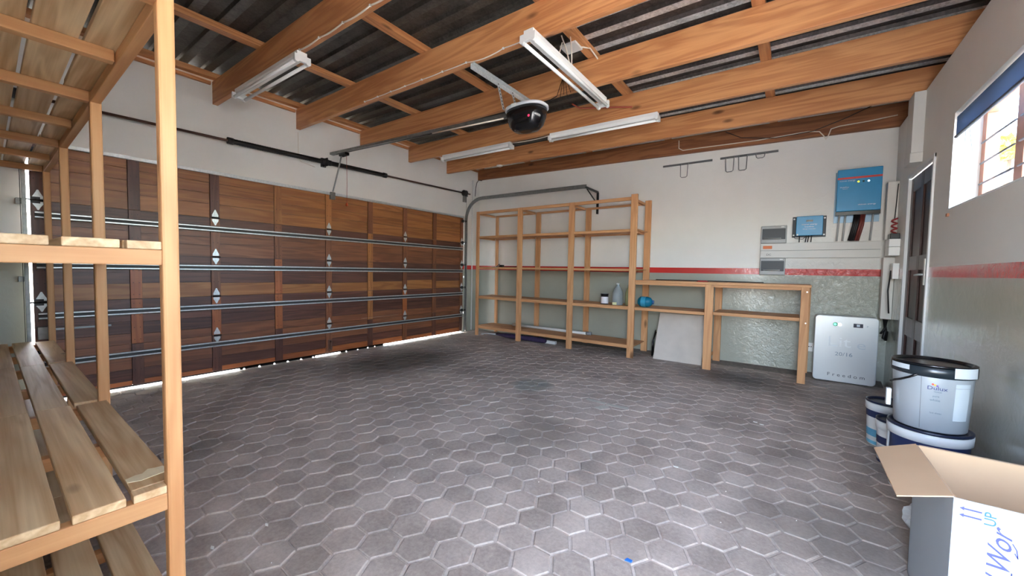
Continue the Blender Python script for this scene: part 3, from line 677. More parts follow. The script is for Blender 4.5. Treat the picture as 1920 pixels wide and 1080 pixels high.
# items on it
PT = plain
pc = thing('paint_tin', 'small dark paint tin with white label on the second lowest shelf', 'paint tin', (2.70, -.43, .685))
c0 = (2.70, -.43, .6855)
MB().lathe([(.052, 0), (.052, .135), (.056, .137), (.056, .147), (.046, .149)], c0, 24).build('tin_body', PT('dark_tin', (34,32,34), .35, .3), pc)
MB().lathe([(.0525, .012), (.0525, .105)], c0, 24, cap=False).build('label_band', PT('label_white', (226,220,220), .5), pc)
MB().lathe([(.046, .1495), (.030, .1505), (.001, .1505)], c0, 24).build('tin_lid', PT('lid_metal', (190,188,185), .3, .7), pc)
def jug(x, y, z, label, mat, h=.28, r=.068, cap=None):
    t = thing('plastic_bottle', label, 'bottle', (x, y, z), 'large bottles on the rack')
    MB().lathe([(r*.9, 0), (r, .01), (r, h*.55), (r*.96, h*.62), (r*.62, h*.8), (r*.27, h*.92), (r*.25, h*.965)], (x, y, z+.0005), 24).build('bottle_body', mat, t)
    MB().lathe([(r*.3, h*.966), (r*.3, h*1.03), (r*.2, h*1.035), (.001, h*1.035)], (x, y, z+.0005), 14).build('bottle_cap', cap or white_plastic, t)
    return t
def clearm(name, col, rough=.15, t=.6):
    m, n, p = new_mat(name); p.inputs['Base Color'].default_value = srgb(*col); p.inputs['Roughness'].default_value = rough; p.inputs['Transmission Weight'].default_value = t; p.inputs['IOR'].default_value = 1.3; return m
jug(2.885, -.42, .685, 'large clear plastic bottle beside the small paint tin', clearm('frosted_clear', (190,198,200), .25, .55), .29, .072)
t = jug(3.02, -.36, .685, 'bottle with pale olive liquid half behind the rack post', clearm('olive_liquid', (196,196,150), .2, .5), .27, .05, PT('grey_cap', (110,125,140), .3))
B(2.84, 2.90, -.495, -.4925, .690, .725).build('bottle_sticker', PT('cream_sticker', (222,220,170), .5), bpy.data.objects['plastic_bottle'])
bb = thing('teal_bottle', 'squat teal blue plastic bottle lying at the left end of the low bench', 'bottle', (3.25, -.42, .68))
m = MB(); m.lathe([(.002, -.10), (.045, -.095), (.066, -.07), (.07, .02), (.058, .06), (.035, .08), (.024, .085)], (3.27, -.42, .752), 24, 'x'); m.build('bottle_body', clearm('teal_plastic', (30,130,160), .15, .35), bb)
MB().lathe([(.026, -.012), (.026, .012)], (3.362, -.42, .752), 14, 'x').build('bottle_cap', PT('blue_cap', (20,90,150), .3), bb)
MB().lathe([(.0695, -.05), (.0695, .02)], (3.27, -.42, .752), 24, 'x', cap=False).build('bottle_label', PT('teal_label', (60,150,180), .35), bb)
# black odds on the third shelf, thin black bar and a red item on the bench top
o = MB().tube([(.62, -.40, 1.192), (.86, -.40, 1.192), (1.22, -.36, 1.192)], .006, 6); o.box(.80, .86, -.42, -.36, 1.186, 1.225); o.tube([(.72, -.40, 1.195), (.78, -.38, 1.24)], .006, 6)
tag(o.build('hand_tool', black_plastic), 'thin black tool lying on the middle shelf of the tall rack', 'tool')
tag(MB().prism([(3.87, 1.0385), (4.0, 1.0385), (3.98, 1.05), (3.90, 1.052)], -.42, -.34, 'xz').build('red_cloth', PT('red_cloth', (176,44,40), .8)), 'small red cloth folded on top of the low bench', 'cloth')
tag(B(3.3, 4.55, -.10, -.07, 1.0385, 1.05).build('black_strip', black_plastic, None, .002), 'long thin black strip lying at the back of the bench top', 'strip')
# floor tubes and pipes under the rack
t = thing('plastic_pipe', 'long white plastic pipe with grey end lying on the lowest rack shelf', 'pipe', (1.8, -.2, .17))
MB().tube([(.92, -.16, .1925), (2.33, -.16, .1925)], .022, 14).build('pipe_body', white_plastic, t); MB().lathe([(.026, 0), (.026, .08), (.018, .08)], (2.31, -.16, .1965), 14, 'x').build('pipe_end', grey_plastic, t)
t = thing('rolled_umbrella', 'dark purple rolled umbrella lying on the floor under the tall rack', 'umbrella', (1.2, -.45, .04))
MB().tube([(.80, -.47, .05), (1.0, -.47, .05), (1.70, -.44, .05), (1.76, -.435, .045)], [.015, .036, .042, .03], 12).build('fabric_roll', PT('purple_fabric', (52,38,72), .8, 0, .2, 30), t)
MB().tube([(.50, -.50, .03), (.62, -.49, .045), (.83, -.47, .05)], .008, 8).build('shaft', white_plastic, t)
MB().tube([(.50, -.50, .03), (.48, -.48, .012), (.50, -.45, .011)], .009, 8).build('hook', white_plastic, t)
tag(B(1.72, 1.90, -.40, -.34, .0005, .05).build('white_packet', white_plastic, None, .006), 'small white packet lying behind the purple umbrella', 'packet')
tag(B(.55, 1.1, -.36, -.33, .0005, .03).build('grey_strip', grey_plastic, None, .003), 'flat grey strip on the floor behind the umbrella', 'strip')
# leaning board
ld = MB(); ld.hexa([(3.37, -.36, .0), (3.955, -.36, .0), (3.955, -.345, .0), (3.37, -.345, .0)], [(3.39, -.17, .60), (3.965, -.17, .60), (3.965, -.155, .60), (3.39, -.155, .60)])
lb = ld.build('leaning_board', PT('pale_board', (206,198,188), .7, 0, .08, 5, .1), None, .002); tag(lb, 'square pale grey board leaning against the wall under the bench', 'board')
m = MB(); m.tube([(3.34, -.30, .02), (3.335, -.28, .2), (3.36, -.22, .34)], .01, 6); m.tube([(3.345, -.25, .02), (3.33, -.22, .25), (3.35, -.2, .36)], .007, 6); tag(m.build('black_hose', black_plastic), 'short black hose behind the left edge of the leaning board', 'hose')

# ---------------------------------------------------------------- tool hooks on the wall
hk = PT('grey_steel', (120,122,122), .4, .7)
def hook_rail(xa, xb, z, loops, label):
    t = thing('hook_rail', label, 'hook rail', ((xa+xb)/2, -.01, z), 'tool hook rails'); B(xa, xb, -.018, -.001, z-.012, z+.012).build('rail', hk, t, .002)
    for x0, x1, dz in loops:
        MB().tube([(x0, -.02, z-.005), (x0, -.07, z-.03), (x0+.005, -.075, z-dz), (x0+.02, -.075, z-dz-.012), (x1-.02, -.075, z-dz-.012), (x1-.005, -.075, z-dz), (x1, -.07, z-.03), (x1, -.02, z-.005)], .0045, 6).build('hook', hk, t)
hook_rail(3.32, 3.93, 2.60, [(3.56, 3.65, .18)], 'short wall rail with one wire hook, left of two')
hook_rail(4.02, 4.63, 2.602, [(4.09, 4.18, .18), (4.23, 4.32, .18), (4.41, 4.50, .06)], 'wall rail with three wire hooks, nearer the blue boxes')

# ---------------------------------------------------------------- electrical equipment
blue = PT('blue_enamel', (30,140,192), .35, 0, .04, 8); bluek = PT('dark_blue_metal', (60,100,130), .4, .3)
iv = thing('inverter', 'large blue power inverter with a red stripe mounted high on the wall', 'inverter', (5.35, -.1, 2.03))
B(5.165, 5.535, -.012, -.001, 1.72, 2.27).build('back_plate', PT('steel_blue_plate', (130,155,175), .4, .3), iv)
B(5.175, 5.53, -.12, -.013, 1.83, 2.275).build('case', blue, iv, .006)
B(5.175, 5.53, -.118, -.013, 1.79, 1.829).build('cable_entry', black_plastic, iv, .002)
B(5.176, 5.529, -.1212, -.1202, 2.17, 2.19).build('red_stripe', PT('red_stripe', (214,70,60), .4), iv)
lett = PT('pale_lettering', (214,226,236), .5)
RX = (math.radians(90), 0, 0)
text('lettering', 'victron energy', .022, lett, iv, (5.255, -.1207, 2.153), RX)
text('lettering', 'MultiPlus', .02, lett, iv, (5.235, -.1207, 2.085), RX); text('lettering', '48/5000/70', .009, lett, iv, (5.24, -.1207, 2.068), RX)
text('lettering', 'victron energy', .02, lett, iv, (5.42, -.1207, 1.895), RX, sx=1.2)
for x, c in ((5.345, (240,220,60)), (5.385, (30,60,50)), (5.425, (235,240,220))):
    MB().lathe([(.009, 0), (.009, -.003), (.001, -.004)], (x, -.1202, 2.135), 12, 'y').build('indicator', PT('ind%d' % int(x*1000), c, .3, emit=c, es=.8 if c[0] > 100 else 0), iv)
for x in (5.21, 5.26, 5.48):
    MB().tube([(x, -.07, 1.79), (x-.004, -.07, 1.7), (x-.012, -.055, 1.52)], .008, 8).build('grey_cable', PT('grey_flex', (170,172,172), .5), iv)
for x, mt in ((5.34, cable_b), (5.355, cable_b), (5.37, cable_b), (5.392, cable_r), (5.41, cable_r)):
    MB().tube([(x, -.07, 1.79), (x-.01, -.075, 1.68), (x-.04, -.06, 1.52)], .013, 8).build('battery_cable', PT('dark_red_cable', (112,50,44), .5) if mt is cable_r else mt, iv)
mp_ = thing('solar_charger', 'small blue solar charge controller between the grey box and the inverter', 'charge controller', (4.95, -.05, 1.7))
B(4.80, 5.105, -.02, -.001, 1.575, 1.81).build('back_plate', PT('dark_flange', (40,44,50), .5), mp_, .002)
B(4.835, 5.075, -.075, -.0205, 1.59, 1.808).build('case', blue, mp_, .005)
B(4.925, 4.985, -.0762, -.0752, 1.745, 1.765).build('display', black_plastic, mp_)
text('lettering', 'victron energy', .024, lett, mp_, (4.955, -.0757, 1.715), RX); text('lettering', 'SmartSolar', .02, lett, mp_, (4.955, -.0757, 1.688), RX); text('lettering', 'charge controller', .017, lett, mp_, (4.955, -.0757, 1.664), RX)
for x, z in ((4.815, 1.785), (5.09, 1.785), (4.815, 1.6), (5.09, 1.6), (4.85, 1.6)): MB().lathe([(.009, 0), (.009, -.003)], (x, -.021 if x != 4.85 else -.0755, z), 10, 'y').build('screw', white_plastic, mp_)
for xs_ in ((4.87, 4.87), (4.935, 4.925), (4.955, 4.945), (4.98, 4.975)): MB().tube([(xs_[0], -.06, 1.59), (xs_[1], -.055, 1.515)], .005, 6).build('lead', cable_b, mp_)
MB().tube([(4.815, -.03, 1.59), (4.83, -.04, 1.56), (4.90, -.05, 1.552), (4.93, -.055, 1.58)], .003, 6).build('lead', cable_b, mp_)
for z0, z1, lab in ((1.512, 1.718, 'upper grey distribution box with dark window, above the trunking'), (1.138, 1.338, 'lower grey distribution box with dark window, below the trunking')):
    t = thing('distribution_box', lab, 'electrical box', (4.62, -.03, z0), 'grey distribution boxes')
    B(4.498, 4.75, -.055, -.001, z0, z1-.001).build('case', PT('box_grey%d' % int(z0*100), (158,160,160), .4), t, .006)
    B(4.512, 4.738, -.062, -.056, z0+.045, z1-.035).build('window_flap', PT('smoked_flap%d' % int(z0*100), (58,62,66), .5), t, .003)
    B(4.54, 4.70, -.0635, -.0625, z0+.05, z0+.062).build('flap_lip', black_plastic, t)
    B(4.695, 4.725, -.0575, -.0555, z1-.022, z1-.012).build('white_tag', white_plastic, t)
def trunk(name, label, boxes, seams=None, group=None):
    t = thing('cable_trunking', label, 'trunking', ((boxes[0][0]+boxes[0][1])/2, boxes[0][3], boxes[0][4]), group)
    for b in boxes: B(*b).build('trunk_body', trunk_m, t, .002)
    for b in (seams or []): B(*b).build('cover_edge', PT('seam_grey', (120,120,118), .6), t)
    return t
tk = trunk('', 'wide double plastic trunking running level along the wall under the blue boxes', [(4.50, 5.555, -.06, -.001, 1.4265, 1.509), (4.50, 5.555, -.06, -.001, 1.340, 1.4235)], [(4.50, 5.555, -.058, -.001, 1.4236, 1.4264)])
B(4.525, 4.615, -.0615, -.0605, 1.445, 1.482).build('orange_sticker', PT('orange_sticker', (214,110,50), .5), tk); text('lettering', 'DC', .034, PT('ink', (50,50,50), .6), tk, (4.585, -.0608, 1.375), RX)
trunk('', 'vertical corner trunking beside the brown door frame', [(5.562, W-.001, -.20, -.10, .71, 1.335), (5.562, W-.001, -.20, -.10, 1.512, 2.09)])
trunk('', 'white trunking box dropping from the roof above the brown door', [(5.575, W-.001, -1.02, -.82, 2.165, 2.66), (5.57, W-.001, -1.025, -.815, 2.085, 2.163)])
jt = thing('corner_box', 'white corner box where the level trunking meets the door wall', 'electrical box', (5.6, -.3, 1.34)); B(5.566, W-.001, -.40, -.22, 1.43, 1.505).build('box_body', white_plastic, jt, .003); B(5.566, W-.001, -.40, -.22, 1.345, 1.428).build('box_body', white_plastic, jt, .003)
cc = thing('coiled_plug', 'red and dark coiled cord standing on a small black base in the corner', 'cord', (5.6, -.3, 1.51)); B(5.575, W-.004, -.38, -.24, 1.506, 1.56).build('base', black_plastic, cc, .004)
m = MB(); pts = [(5.61+.02*math.cos(k*.9), -.30+.02*math.sin(k*.9), 1.565+.007*k) for k in range(22)]; m.tube(pts, .008, 6); m.build('coil', PT('red_cord2', (150,40,44), .4), cc); MB().tube([(5.61, -.30, 1.70), (5.615, -.29, 1.8), (5.625, -.28, 2.05)], .004, 5).build('wire', cable_b, cc)
tp = thing('small_socket', 'small white socket box on the wall beside the door frame', 'socket', (5.63, -.35, 1.15)); B(5.60, W-.001, -.42, -.30, 1.12, 1.27).build('box_body', white_plastic, tp, .003); MB().tube([(5.60, -.35, 1.20), (5.585, -.36, 1.0), (5.60, -.36, .78)], .006, 6).build('lead', cable_b, tp)
ws = thing('wall_socket', 'white socket plate low on the wall beside the battery', 'socket', (5.03, -.01, .33)); B(4.985, 5.10, -.012, -.001, .27, .37).build('plate', white_plastic, ws, .003); m = MB(); m.lathe([(.006, 0), (.006, -.0015)], (5.01, -.012, .325), 8, 'y'); m.lathe([(.006, 0), (.006, -.0015)], (5.03, -.012, .325), 8, 'y'); m.build('socket_hole', black_plastic, ws)
# battery
bt = thing('wall_battery', 'flat white floor-standing battery with rounded corners, in the corner', 'battery', (5.33, -.14, 0))
m = MB(); poly = []
xa, xb, za, zb, rr = 5.045, 5.555, .012, .715, .035
for (cx_, cz_, a0) in ((xb-rr, zb-rr, 0), (xa+rr, zb-rr, 90), (xa+rr, za+rr, 180), (xb-rr, za+rr, 270)):
    for k in range(6): a = math.radians(a0+k*18); poly.append((cx_+rr*math.cos(a), cz_+rr*math.sin(a)))
m.prism(poly, -.24, -.06, 'xz'); case = m.build('case', PT('battery_white', (214,219,222), .28, .15, .02, 5), bt, .006)
B(5.10, 5.50, -.2, -.1, 0, .0115).build('foot', black_plastic, bt)
ink = PT('grey_ink', (120,140,158), .5); lightink = PT('silver_ink', (236,242,246), .4); dink = PT('dark_ink', (70,80,92), .5)
text('lettering', 'Lit', .15, lightink, bt, (5.25, -.2405, .435), RX, sx=1.25); text('lettering', 'e', .13, PT('faint_ink', (196,206,214), .4), bt, (5.43, -.2405, .42), RX, sx=1.3)
text('lettering', '20/16', .055, ink, bt, (5.295, -.2405, .31), RX, sx=1.15); text('lettering', 'F r e e d o m', .05, dink, bt, (5.32, -.2405, .085), RX, sx=1.15)
MB().lathe([(.02, 0), (.02, -.003)], (5.215, -.2401, .625), 14, 'y').build('indicator', PT('green_ring', (40,120,90), .4), bt)
MB().lathe([(.012, 0), (.012, -.003)], (5.213, -.2432, .625), 12, 'y').build('indicator', PT('green_led', (80,230,170), .3, emit=(80,240,170), es=1.2), bt, label='lit green indicator')
MB().lathe([(.016, 0), (.016, -.003)], (5.25, -.2401, .625), 14, 'y').build('indicator', PT('white_led', (230,225,230), .3, emit=(255,250,255), es=.8), bt, label='white indicator')
B(5.36, 5.435, -.2435, -.2405, .605, .645).build('display', PT('lcd', (70,72,84), .15), bt, .001); B(5.385, 5.41, -.2445, -.2437, .615, .637).build('lcd_figure', lett, bt); text('lettering', 'P', .025, ink, bt, (5.47, -.2405, .62), RX)
cable('black battery leads looping down beside the white battery', [(5.60, -.15, .71), (5.61, -.2, .6), (5.585, -.26, .52), (5.61, -.22, .5), (5.625, -.16, .58)], .012, cable_b)
MB().tube([(5.62, -.16, .70), (5.60, -.23, .62), (5.57, -.22, .56)], .009, 8).build('battery_lead', cable_b, bt)

# ---------------------------------------------------------------- brown door in the window wall
dr = thing('door_1', 'dark brown panelled door with chrome lever in a white steel frame', 'door', (W, -1.0, 0)); dr['kind'] = 'structure'; del dr['category']
fr = PT('white_frame', (214,216,216), .4); dbrown = wood('dark_door_wood', (74,42,36), (44,24,22), 'z', contrast=.8, rough=.35)
m = MB()
m.box(W-.012, W+.16, PY0, PY0+.03, 0, PZ); m.box(W-.006, W+.018, PY1-.03, PY1, 0, PZ); m.box(W-.010, W+.018, PY0, PY1, PZ-.03, PZ); m.build('door_frame', fr, dr, .002)
X = W+.03
m = MB(); a, b = PY0+.036, PY1-.002
leaf = B(X, X+.04, a, b, .01, PZ-.037).build('door_leaf', PT('leaf_dark', (70,42,36), .4), dr)
for z0, z1 in ((.01, .2), (.62, .78), (1.2, 1.32), (PZ-.16, PZ-.038)): B(X-.012, X-.0005, a, b, z0, z1).build('cross_rail', PT('rail_greybrown', (96,80,76), .35), dr, .002)
for ya, yb in ((a, a+.10), (b-.10, b), ((a+b)/2-.04, (a+b)/2+.04)): B(X-.013, X-.0005, ya, yb, .01, PZ-.038).build('stile', dbrown, dr, .002)
B(X-.024, X-.0135, a+.03, a+.07, 1.02, 1.22).build('lock_plate', galv, dr, .002)
MB().tube([(X-.02, a+.05, 1.16), (X-.06, a+.05, 1.16), (X-.065, a+.07, 1.16), (X-.065, a+.17, 1.155)], .008, 8).build('door_handle', galv, dr)
B(W-.022, W-.0185, PY0+.0, PY0+.035, 1.08, 1.28).build('strike_plate', white_plastic, dr)

# ---------------------------------------------------------------- window
wn = thing('window_1', 'high wide window with wooden frame and burglar bars', 'window', (W+.14, -3.0, 1.6)); wn['kind'] = 'structure'; del wn['category']
wf = PT('window_wood', (188,128,104), .5, 0, .1, 12); XF0, XF1 = W+.125, W+.175
m = MB(); m.box(XF0, XF1, WY0, WY1, WZ0, WZ0+.045); m.box(XF0, XF1, WY0, WY1, WZ1-.045, WZ1); m.build('window_frame', wf, wn, .003)
for y in (WY1-.06, -2.36, -3.02, -3.66, -4.3, -4.95, WY0): B(XF0, XF1, y, y+(.06 if y in (WY1-.06, WY0) else .10), WZ0+.045, WZ1-.045).build('mullion', wf, wn, .003)
gl = bpy.data.materials.new('clear_glass'); gl.use_nodes = True; n = gl.node_tree; n.nodes.clear(); oo = N(n, 'ShaderNodeOutputMaterial'); tr_ = N(n, 'ShaderNodeBsdfTransparent'); gs = N(n, 'ShaderNodeBsdfGlossy'); gs.inputs['Roughness'].default_value = .03; mx = N(n, 'ShaderNodeMixShader'); mx.inputs[0].default_value = .06
tr_.inputs[0].default_value = (.95, .97, .97, 1)
n.links.new(tr_.outputs[0], mx.inputs[1]); n.links.new(gs.outputs[0], mx.inputs[2]); n.links.new(mx.outputs[0], oo.inputs[0])
for ya, yb in ((-2.26, WY1-.06), (-2.92, -2.36), (-3.56, -3.02), (-4.2, -3.66), (-4.85, -4.3), (WY0+.06, -4.95)):
    B(XF0+.02, XF0+.024, ya, yb, WZ0+.045, WZ1-.045).build('pane', gl, wn)
    for k in range(3): MB().tube([(XF0-.008, ya-.02, 1.735+k*.13), (XF0-.008, yb+.02, 1.735+k*.13)], .006, 6).build('burglar_bar', PT('bar_grey', (110,112,120), .4, .4), wn)
struct(B(W-.004, XF0, WY0, WY1, WZ0-.006, WZ0+.002).build('window_2', PT('sill_paint', (228,230,228), .4))).name = 'trim_3'
bl = thing('roller_blind', 'blue grey roller blind rolled up at the top of the window', 'blind', (W+.04, -3.0, 2.15))
MB().tube([(W+.035, WY0+.03, 2.185), (W+.035, WY1-.02, 2.185)], .026, 12).build('roll', PT('blind_roll', (120,138,160), .7), bl)
bfm = bpy.data.materials.new('blind_fabric'); bfm.use_nodes = True; n = bfm.node_tree; n.nodes.clear(); oo = N(n, 'ShaderNodeOutputMaterial'); q1 = N(n, 'ShaderNodeBsdfTranslucent'); q2 = N(n, 'ShaderNodeBsdfDiffuse'); mx = N(n, 'ShaderNodeMixShader'); mx.inputs[0].default_value = .80
q1.inputs[0].default_value = srgb(150,174,206); q2.inputs[0].default_value = srgb(120,140,170); n.links.new(q1.outputs[0], mx.inputs[1]); n.links.new(q2.outputs[0], mx.inputs[2]); n.links.new(mx.outputs[0], oo.inputs[0])
B(W+.006, W+.009, WY0+.03, WY1-.02, 2.065, 2.19).build('fabric', bfm, bl); MB().tube([(W+.008, WY0+.03, 2.062), (W+.008, WY1-.015, 2.062)], .009, 8).build('bottom_bar', PT('bar_dark', (70,80,95), .5), bl)
MB().tube([(W+.05, WY1-.012, 2.15), (W+.045, WY1-.03, 1.9), (W+.05, WY1-.04, 1.74), (W+.06, WY1-.05, 1.70), (W+.075, WY1-.055, 1.74), (W+.08, WY1-.03, 1.95), (W+.06, WY1-.012, 2.15)], .002, 5).build('cord_loop', PT('grey_cord', (140,145,155), .6), bl)
tag(B(W-.012, W-.001, WY1-.03, WY1, WZ0-.05, WZ0-.03).build('wall_plug', PT('terracotta', (170,110,80), .7)), 'small brown plug stub just below the window corner', 'plug')
# outside the window
ow = struct(B(9.5, 9.7, -9, 3, -.1, 2.0).build('wall_outside', PT('garden_wall', (214,210,204), .8, 0, .06, 3)))
def shrub(x, y, z, r, label, c1):
    t = thing('garden_shrub', label, 'shrub', (x, y, 0)); rnd = random.Random(int(x*100)); MB().tube([(x, y, -.01), (x, y+.02, z*.6), (x+.03, y, z)], [.03, .025, .015], 6).build('stem', PT('stem%d' % int(x*10+y*7), (90,70,50), .8), t)
    m = MB()
    for k in range(420):
        a, bq, rr_ = rnd.uniform(0, 6.28), math.acos(rnd.uniform(-1, 1)), r*rnd.uniform(.5, 1)
        c = Vector((x+rr_*math.sin(bq)*math.cos(a), y+rr_*math.sin(bq)*math.sin(a), z+rr_*math.cos(bq))); u = Vector((rnd.uniform(-1,1), rnd.uniform(-1,1), rnd.uniform(-1,1))).normalized(); v = u.cross(Vector((.3,.5,.8))).normalized()
        m.add([c-u*.05, c+v*.02, c+u*.05, c-v*.02], [(0,1,2,3)])
    o = m.build('leaves', PT('leaf%d' % int(x*10+y*7), c1, .6), t, recalc=False); o['kind'] = 'stuff'
shrub(6.63, .95, 2.55, .13, 'yellow leaved shrub seen through the far window pane', (200,176,60)); shrub(7.1, .6, 2.5, .35, 'green shrub seen through the second window pane, beyond the wooden post', (60,96,48))
struct(B(6.30, 6.53, 1.0, 1.2, -.1, 3.0).build('trim_outside', PT('brick_brown', (150,100,84), .8, 0, .1, 20)))
tag(MB().tube([(6.55, 1.35, 3.1), (6.78, 1.3, 2.0), (6.88, 1.25, -.012)], .03, 8).build('garden_post', PT('grey_post', (110,100,100), .7)), 'leaning grey post outside the far window pane', 'post')
struct(B(6.55, 12, 1.8, 2.0, -.1, 2.75).build('wall_outside', PT('garden_wall2', (150,150,148), .8, 0, .06, 3)))

# ---------------------------------------------------------------- pails
def pail(cx_, cy_, z0, r, h, label, body, rim, lid, name='paint_pail', group='paint pails in the corner'):
    t = thing(name, label, 'paint pail', (cx_, cy_, z0), group); rb = r*.9; c = (cx_, cy_, z0+.0005)
    MB().lathe([(rb*.97, 0), (rb, .006), (r*.985, h-.055), (r*.985, h-.045)], c, 40).build('pail_body', body, t)
    MB().lathe([(r*.99, h-.064), (r*1.04, h-.060), (r*1.05, h-.016), (r*1.01, h-.0125), (r*.985, h-.03)], c, 40, cap=False).build('rim', rim, t)
    MB().lathe([(r*1.0, h-.012), (r*1.04, h-.012), (r*1.045, h-.002), (r*1.0, h), (r*.93, h-.002), (r*.90, h-.014), (.001, h-.014)], c, 40).build('lid', lid, t)
    return t, c
silver = PT('silver_pail', (190,198,204), .3, .3); navy = PT('navy_pail', (30,44,84), .4); black_lid = PT('black_lid', (16,18,22), .2); wht = PT('white_pail', (222,226,228), .4); navy_lid = PT('navy_lid', (26,34,60), .35)
SX, SY = 5.44, -2.65
t, c = pail(SX, SY, 0, .152, .36, 'large navy pail with white rim under the silver pail', navy, wht, navy_lid)
MB().lathe([(.1378, .0), (.1395, .012)], c, 40, cap=False).build('base_band', wht, t)
MB().tube([(SX-.152, SY-.02, .30), (SX-.158, SY-.05, .22), (SX-.13, SY-.10, .17), (SX-.07, SY-.14, .15)], .006, 6).build('handle', PT('pale_handle', (170,172,172), .4), t)
t, c = pail(SX, SY, .3605, .150, .34, 'large silver paint pail with black lid stacked on the navy pail', silver, PT('black_rim', (40,48,54), .25), black_lid)
def onpail(name, mat, cc, r0, r1, h0, h1, a0, a1, par, off=.0008):
    m = MB(); m.lathe([(r0+off, h0), (r1+off, h1)], cc, 14, cap=False, a0=math.radians(a0), a1=math.radians(a1)); return m.build(name, mat, par, recalc=False)
rad = lambda h: .135+(.1478-.135)*(h-.006)/(.285-.006)
camdir = math.degrees(math.atan2(CAM.y-SY, CAM.x-SX))      # angle at which the pail faces the camera
onpail('white_label', PT('label_blue_white', (206,216,222), .4), c, rad(.235), rad(.255), .235, .255, camdir+34, camdir+62, t)
onpail('white_label', PT('label_blue_white2', (206,216,222), .4), c, rad(.07), rad(.232), .07, .232, camdir+34, camdir+62, t)
onpail('body_seam', PT('seam_line', (120,126,130), .4), c, rad(.01), rad(.28), .01, .28, camdir-14, camdir-13.3, t)
def pailtext(body, size, mat, ang, h, sx=1.0, shear=0):
    a = math.radians(ang); r_ = rad(h)+.0045
    text('lettering', body, size, mat, t, (c[0]+r_*math.cos(a), c[1]+r_*math.sin(a), c[2]+h), (math.radians(87), 0, a+math.pi/2), shear, sx=sx)
pailtext('Dulux', .026, PT('brand_ink', (60,70,130), .5), camdir+8, .225, 1.1); pailtext('TRADE', .009, ink, camdir+9, .207)
pailtext('pure', .012, ink, camdir+7, .185); pailtext('white', .016, ink, camdir+6, .165)
pailtext('low sheen', .01, ink, camdir+8, .10)
a = math.radians(camdir+4)
for k, cc_ in enumerate(((214,70,50), (240,190,50), (120,90,170))): 
    a = math.radians(camdir+2+k*3); r_ = rad(.245)+.0015; B(-.004, .004, -.001, .001, -.003, .003).v
    mm = MB(); mm.lathe([(.0045, -.0005), (.0045, .0012)], (0, 0, 0), 8, 'x'); o = mm.build('logo_dot', PT('dot%d' % k, cc_, .5), t); o.location = (r_*math.cos(a), r_*math.sin(a), .2445-k*.003); o.rotation_euler = (0, 0, a)
    for v in o.data.vertices: pass
    o.data.transform(Matrix.Translation(Vector(t.location)))
# paint drips on the rim and a handle
onpail('paint_smear', PT('paint_white', (214,222,226), .5), c, .158, .158, .285, .335, camdir+28, camdir+70, t, .002)
onpail('paint_smear', PT('paint_white2', (200,208,214), .5), c, .1575, .1575, .30, .325, camdir-68, camdir-30, t, .0015)
MB().tube([(c[0]+(rad(.27)+.008)*math.cos(math.radians(camdir+q)), c[1]+(rad(.27)+.008)*math.sin(math.radians(camdir+q)), c[2]+z_) for q, z_ in ((-75, .21), (-60, .225), (-45, .24), (-30, .262), (-18, .285))], .006, 6).build('handle', black_plastic, t)
B(SX-.172, SX-.152, SY-.03, SY+.0, .44, .53).build('handle_tab', wht, t, .003)
t, c = pail(5.385, -2.0, 0, .110, .30, 'small white paint pail with pale blue and navy label, nearest the battery', wht, wht, navy_lid)
t['label'] = 'small white paint pail with pale blue and navy label, nearest the battery'
onp = lambda nm, mt, h0, h1, a0, a1, r_=.110: onpail(nm, mt, c, r_*.9+(r_*.985-r_*.9)*h0/.215, r_*.9+(r_*.985-r_*.9)*h1/.215, h0, h1, a0, a1, t, .001)
onp('label_band', navy, .19, .235, 150, 330); onp('label_band', PT('sea_blue', (90,160,196), .4), .06, .11, 150, 330); onp('label_band', PT('base_blue', (110,180,210), .4), .008, .03, 150, 330)
onp('label_patch', PT('label_grey', (190,200,206), .4), .035, .10, 245, 262); onp('label_patch', PT('label_black', (26,30,40), .4), .03, .06, 235, 270)
t, c = pail(5.385, -2.33, 0, .10, .27, 'small white pail with navy bands squeezed beside the large stacked pails', wht, wht, navy_lid)
onp('label_band', navy, .12, .165, 150, 330, .10); onp('label_band', navy, .003, .02, 150, 330, .10); onp('label_patch', PT('label_grey2', (196,202,206), .4), .03, .11, 190, 300, .10)

# ---------------------------------------------------------------- cardboard box
cb = thing('cardboard_box', 'open white cardboard box with blue print and brown inside, near the window wall', 'box', (5.4, -3.7, 0))
kraft = PT('kraft_inside', (196,166,134), .8, 0, .04, 6); cw = PT('box_white', (168,178,185), .6, 0, .02, 5); th = .006
bx0, bx1, by0, by1, bz = 5.232, 5.62, -3.93, -3.50, .50
m = MB(); m.cur = 0
m.box(bx0, bx1, by0, by0+th/2, .001, bz); m.box(bx0, bx0+th/2, by0+th/2, by1, .001, bz); m.box(bx0, bx1, by1-th/2, by1, .001, bz); m.box(bx1-th/2, bx1, by0+th/2, by1-th/2, .001, bz); m.box(bx0, bx1, by0, by1, .0, .006)
m.build('outer_wall', cw, cb)
m = MB(); e = th/2+.0003
m.box(bx0+e, bx1-e, by0+e, by0+th, .007, bz); m.box(bx0+e, bx0+th, by0+th, by1-th, .007, bz); m.box(bx0+e, bx1-e, by1-th, by1-e, .007, bz+.0); m.box(bx1-th, bx1-e, by0+th, by1-th, .007, bz)
m.build('inner_wall', kraft, cb)
def flap(P4, n_, name='flap'):
    P4 = [Vector(p) for p in P4]; nn = Vector(n_).normalized()*.004; m = MB(); m.hexa(P4, [p+nn for p in P4]); return m.build(name, kraft, cb)
flap([(bx0, by1, bz), (bx0, by0, bz), (bx0-.115, by0+.01, bz-.045), (bx0-.115, by1-.005, bz-.045)], (0, 0, 1))
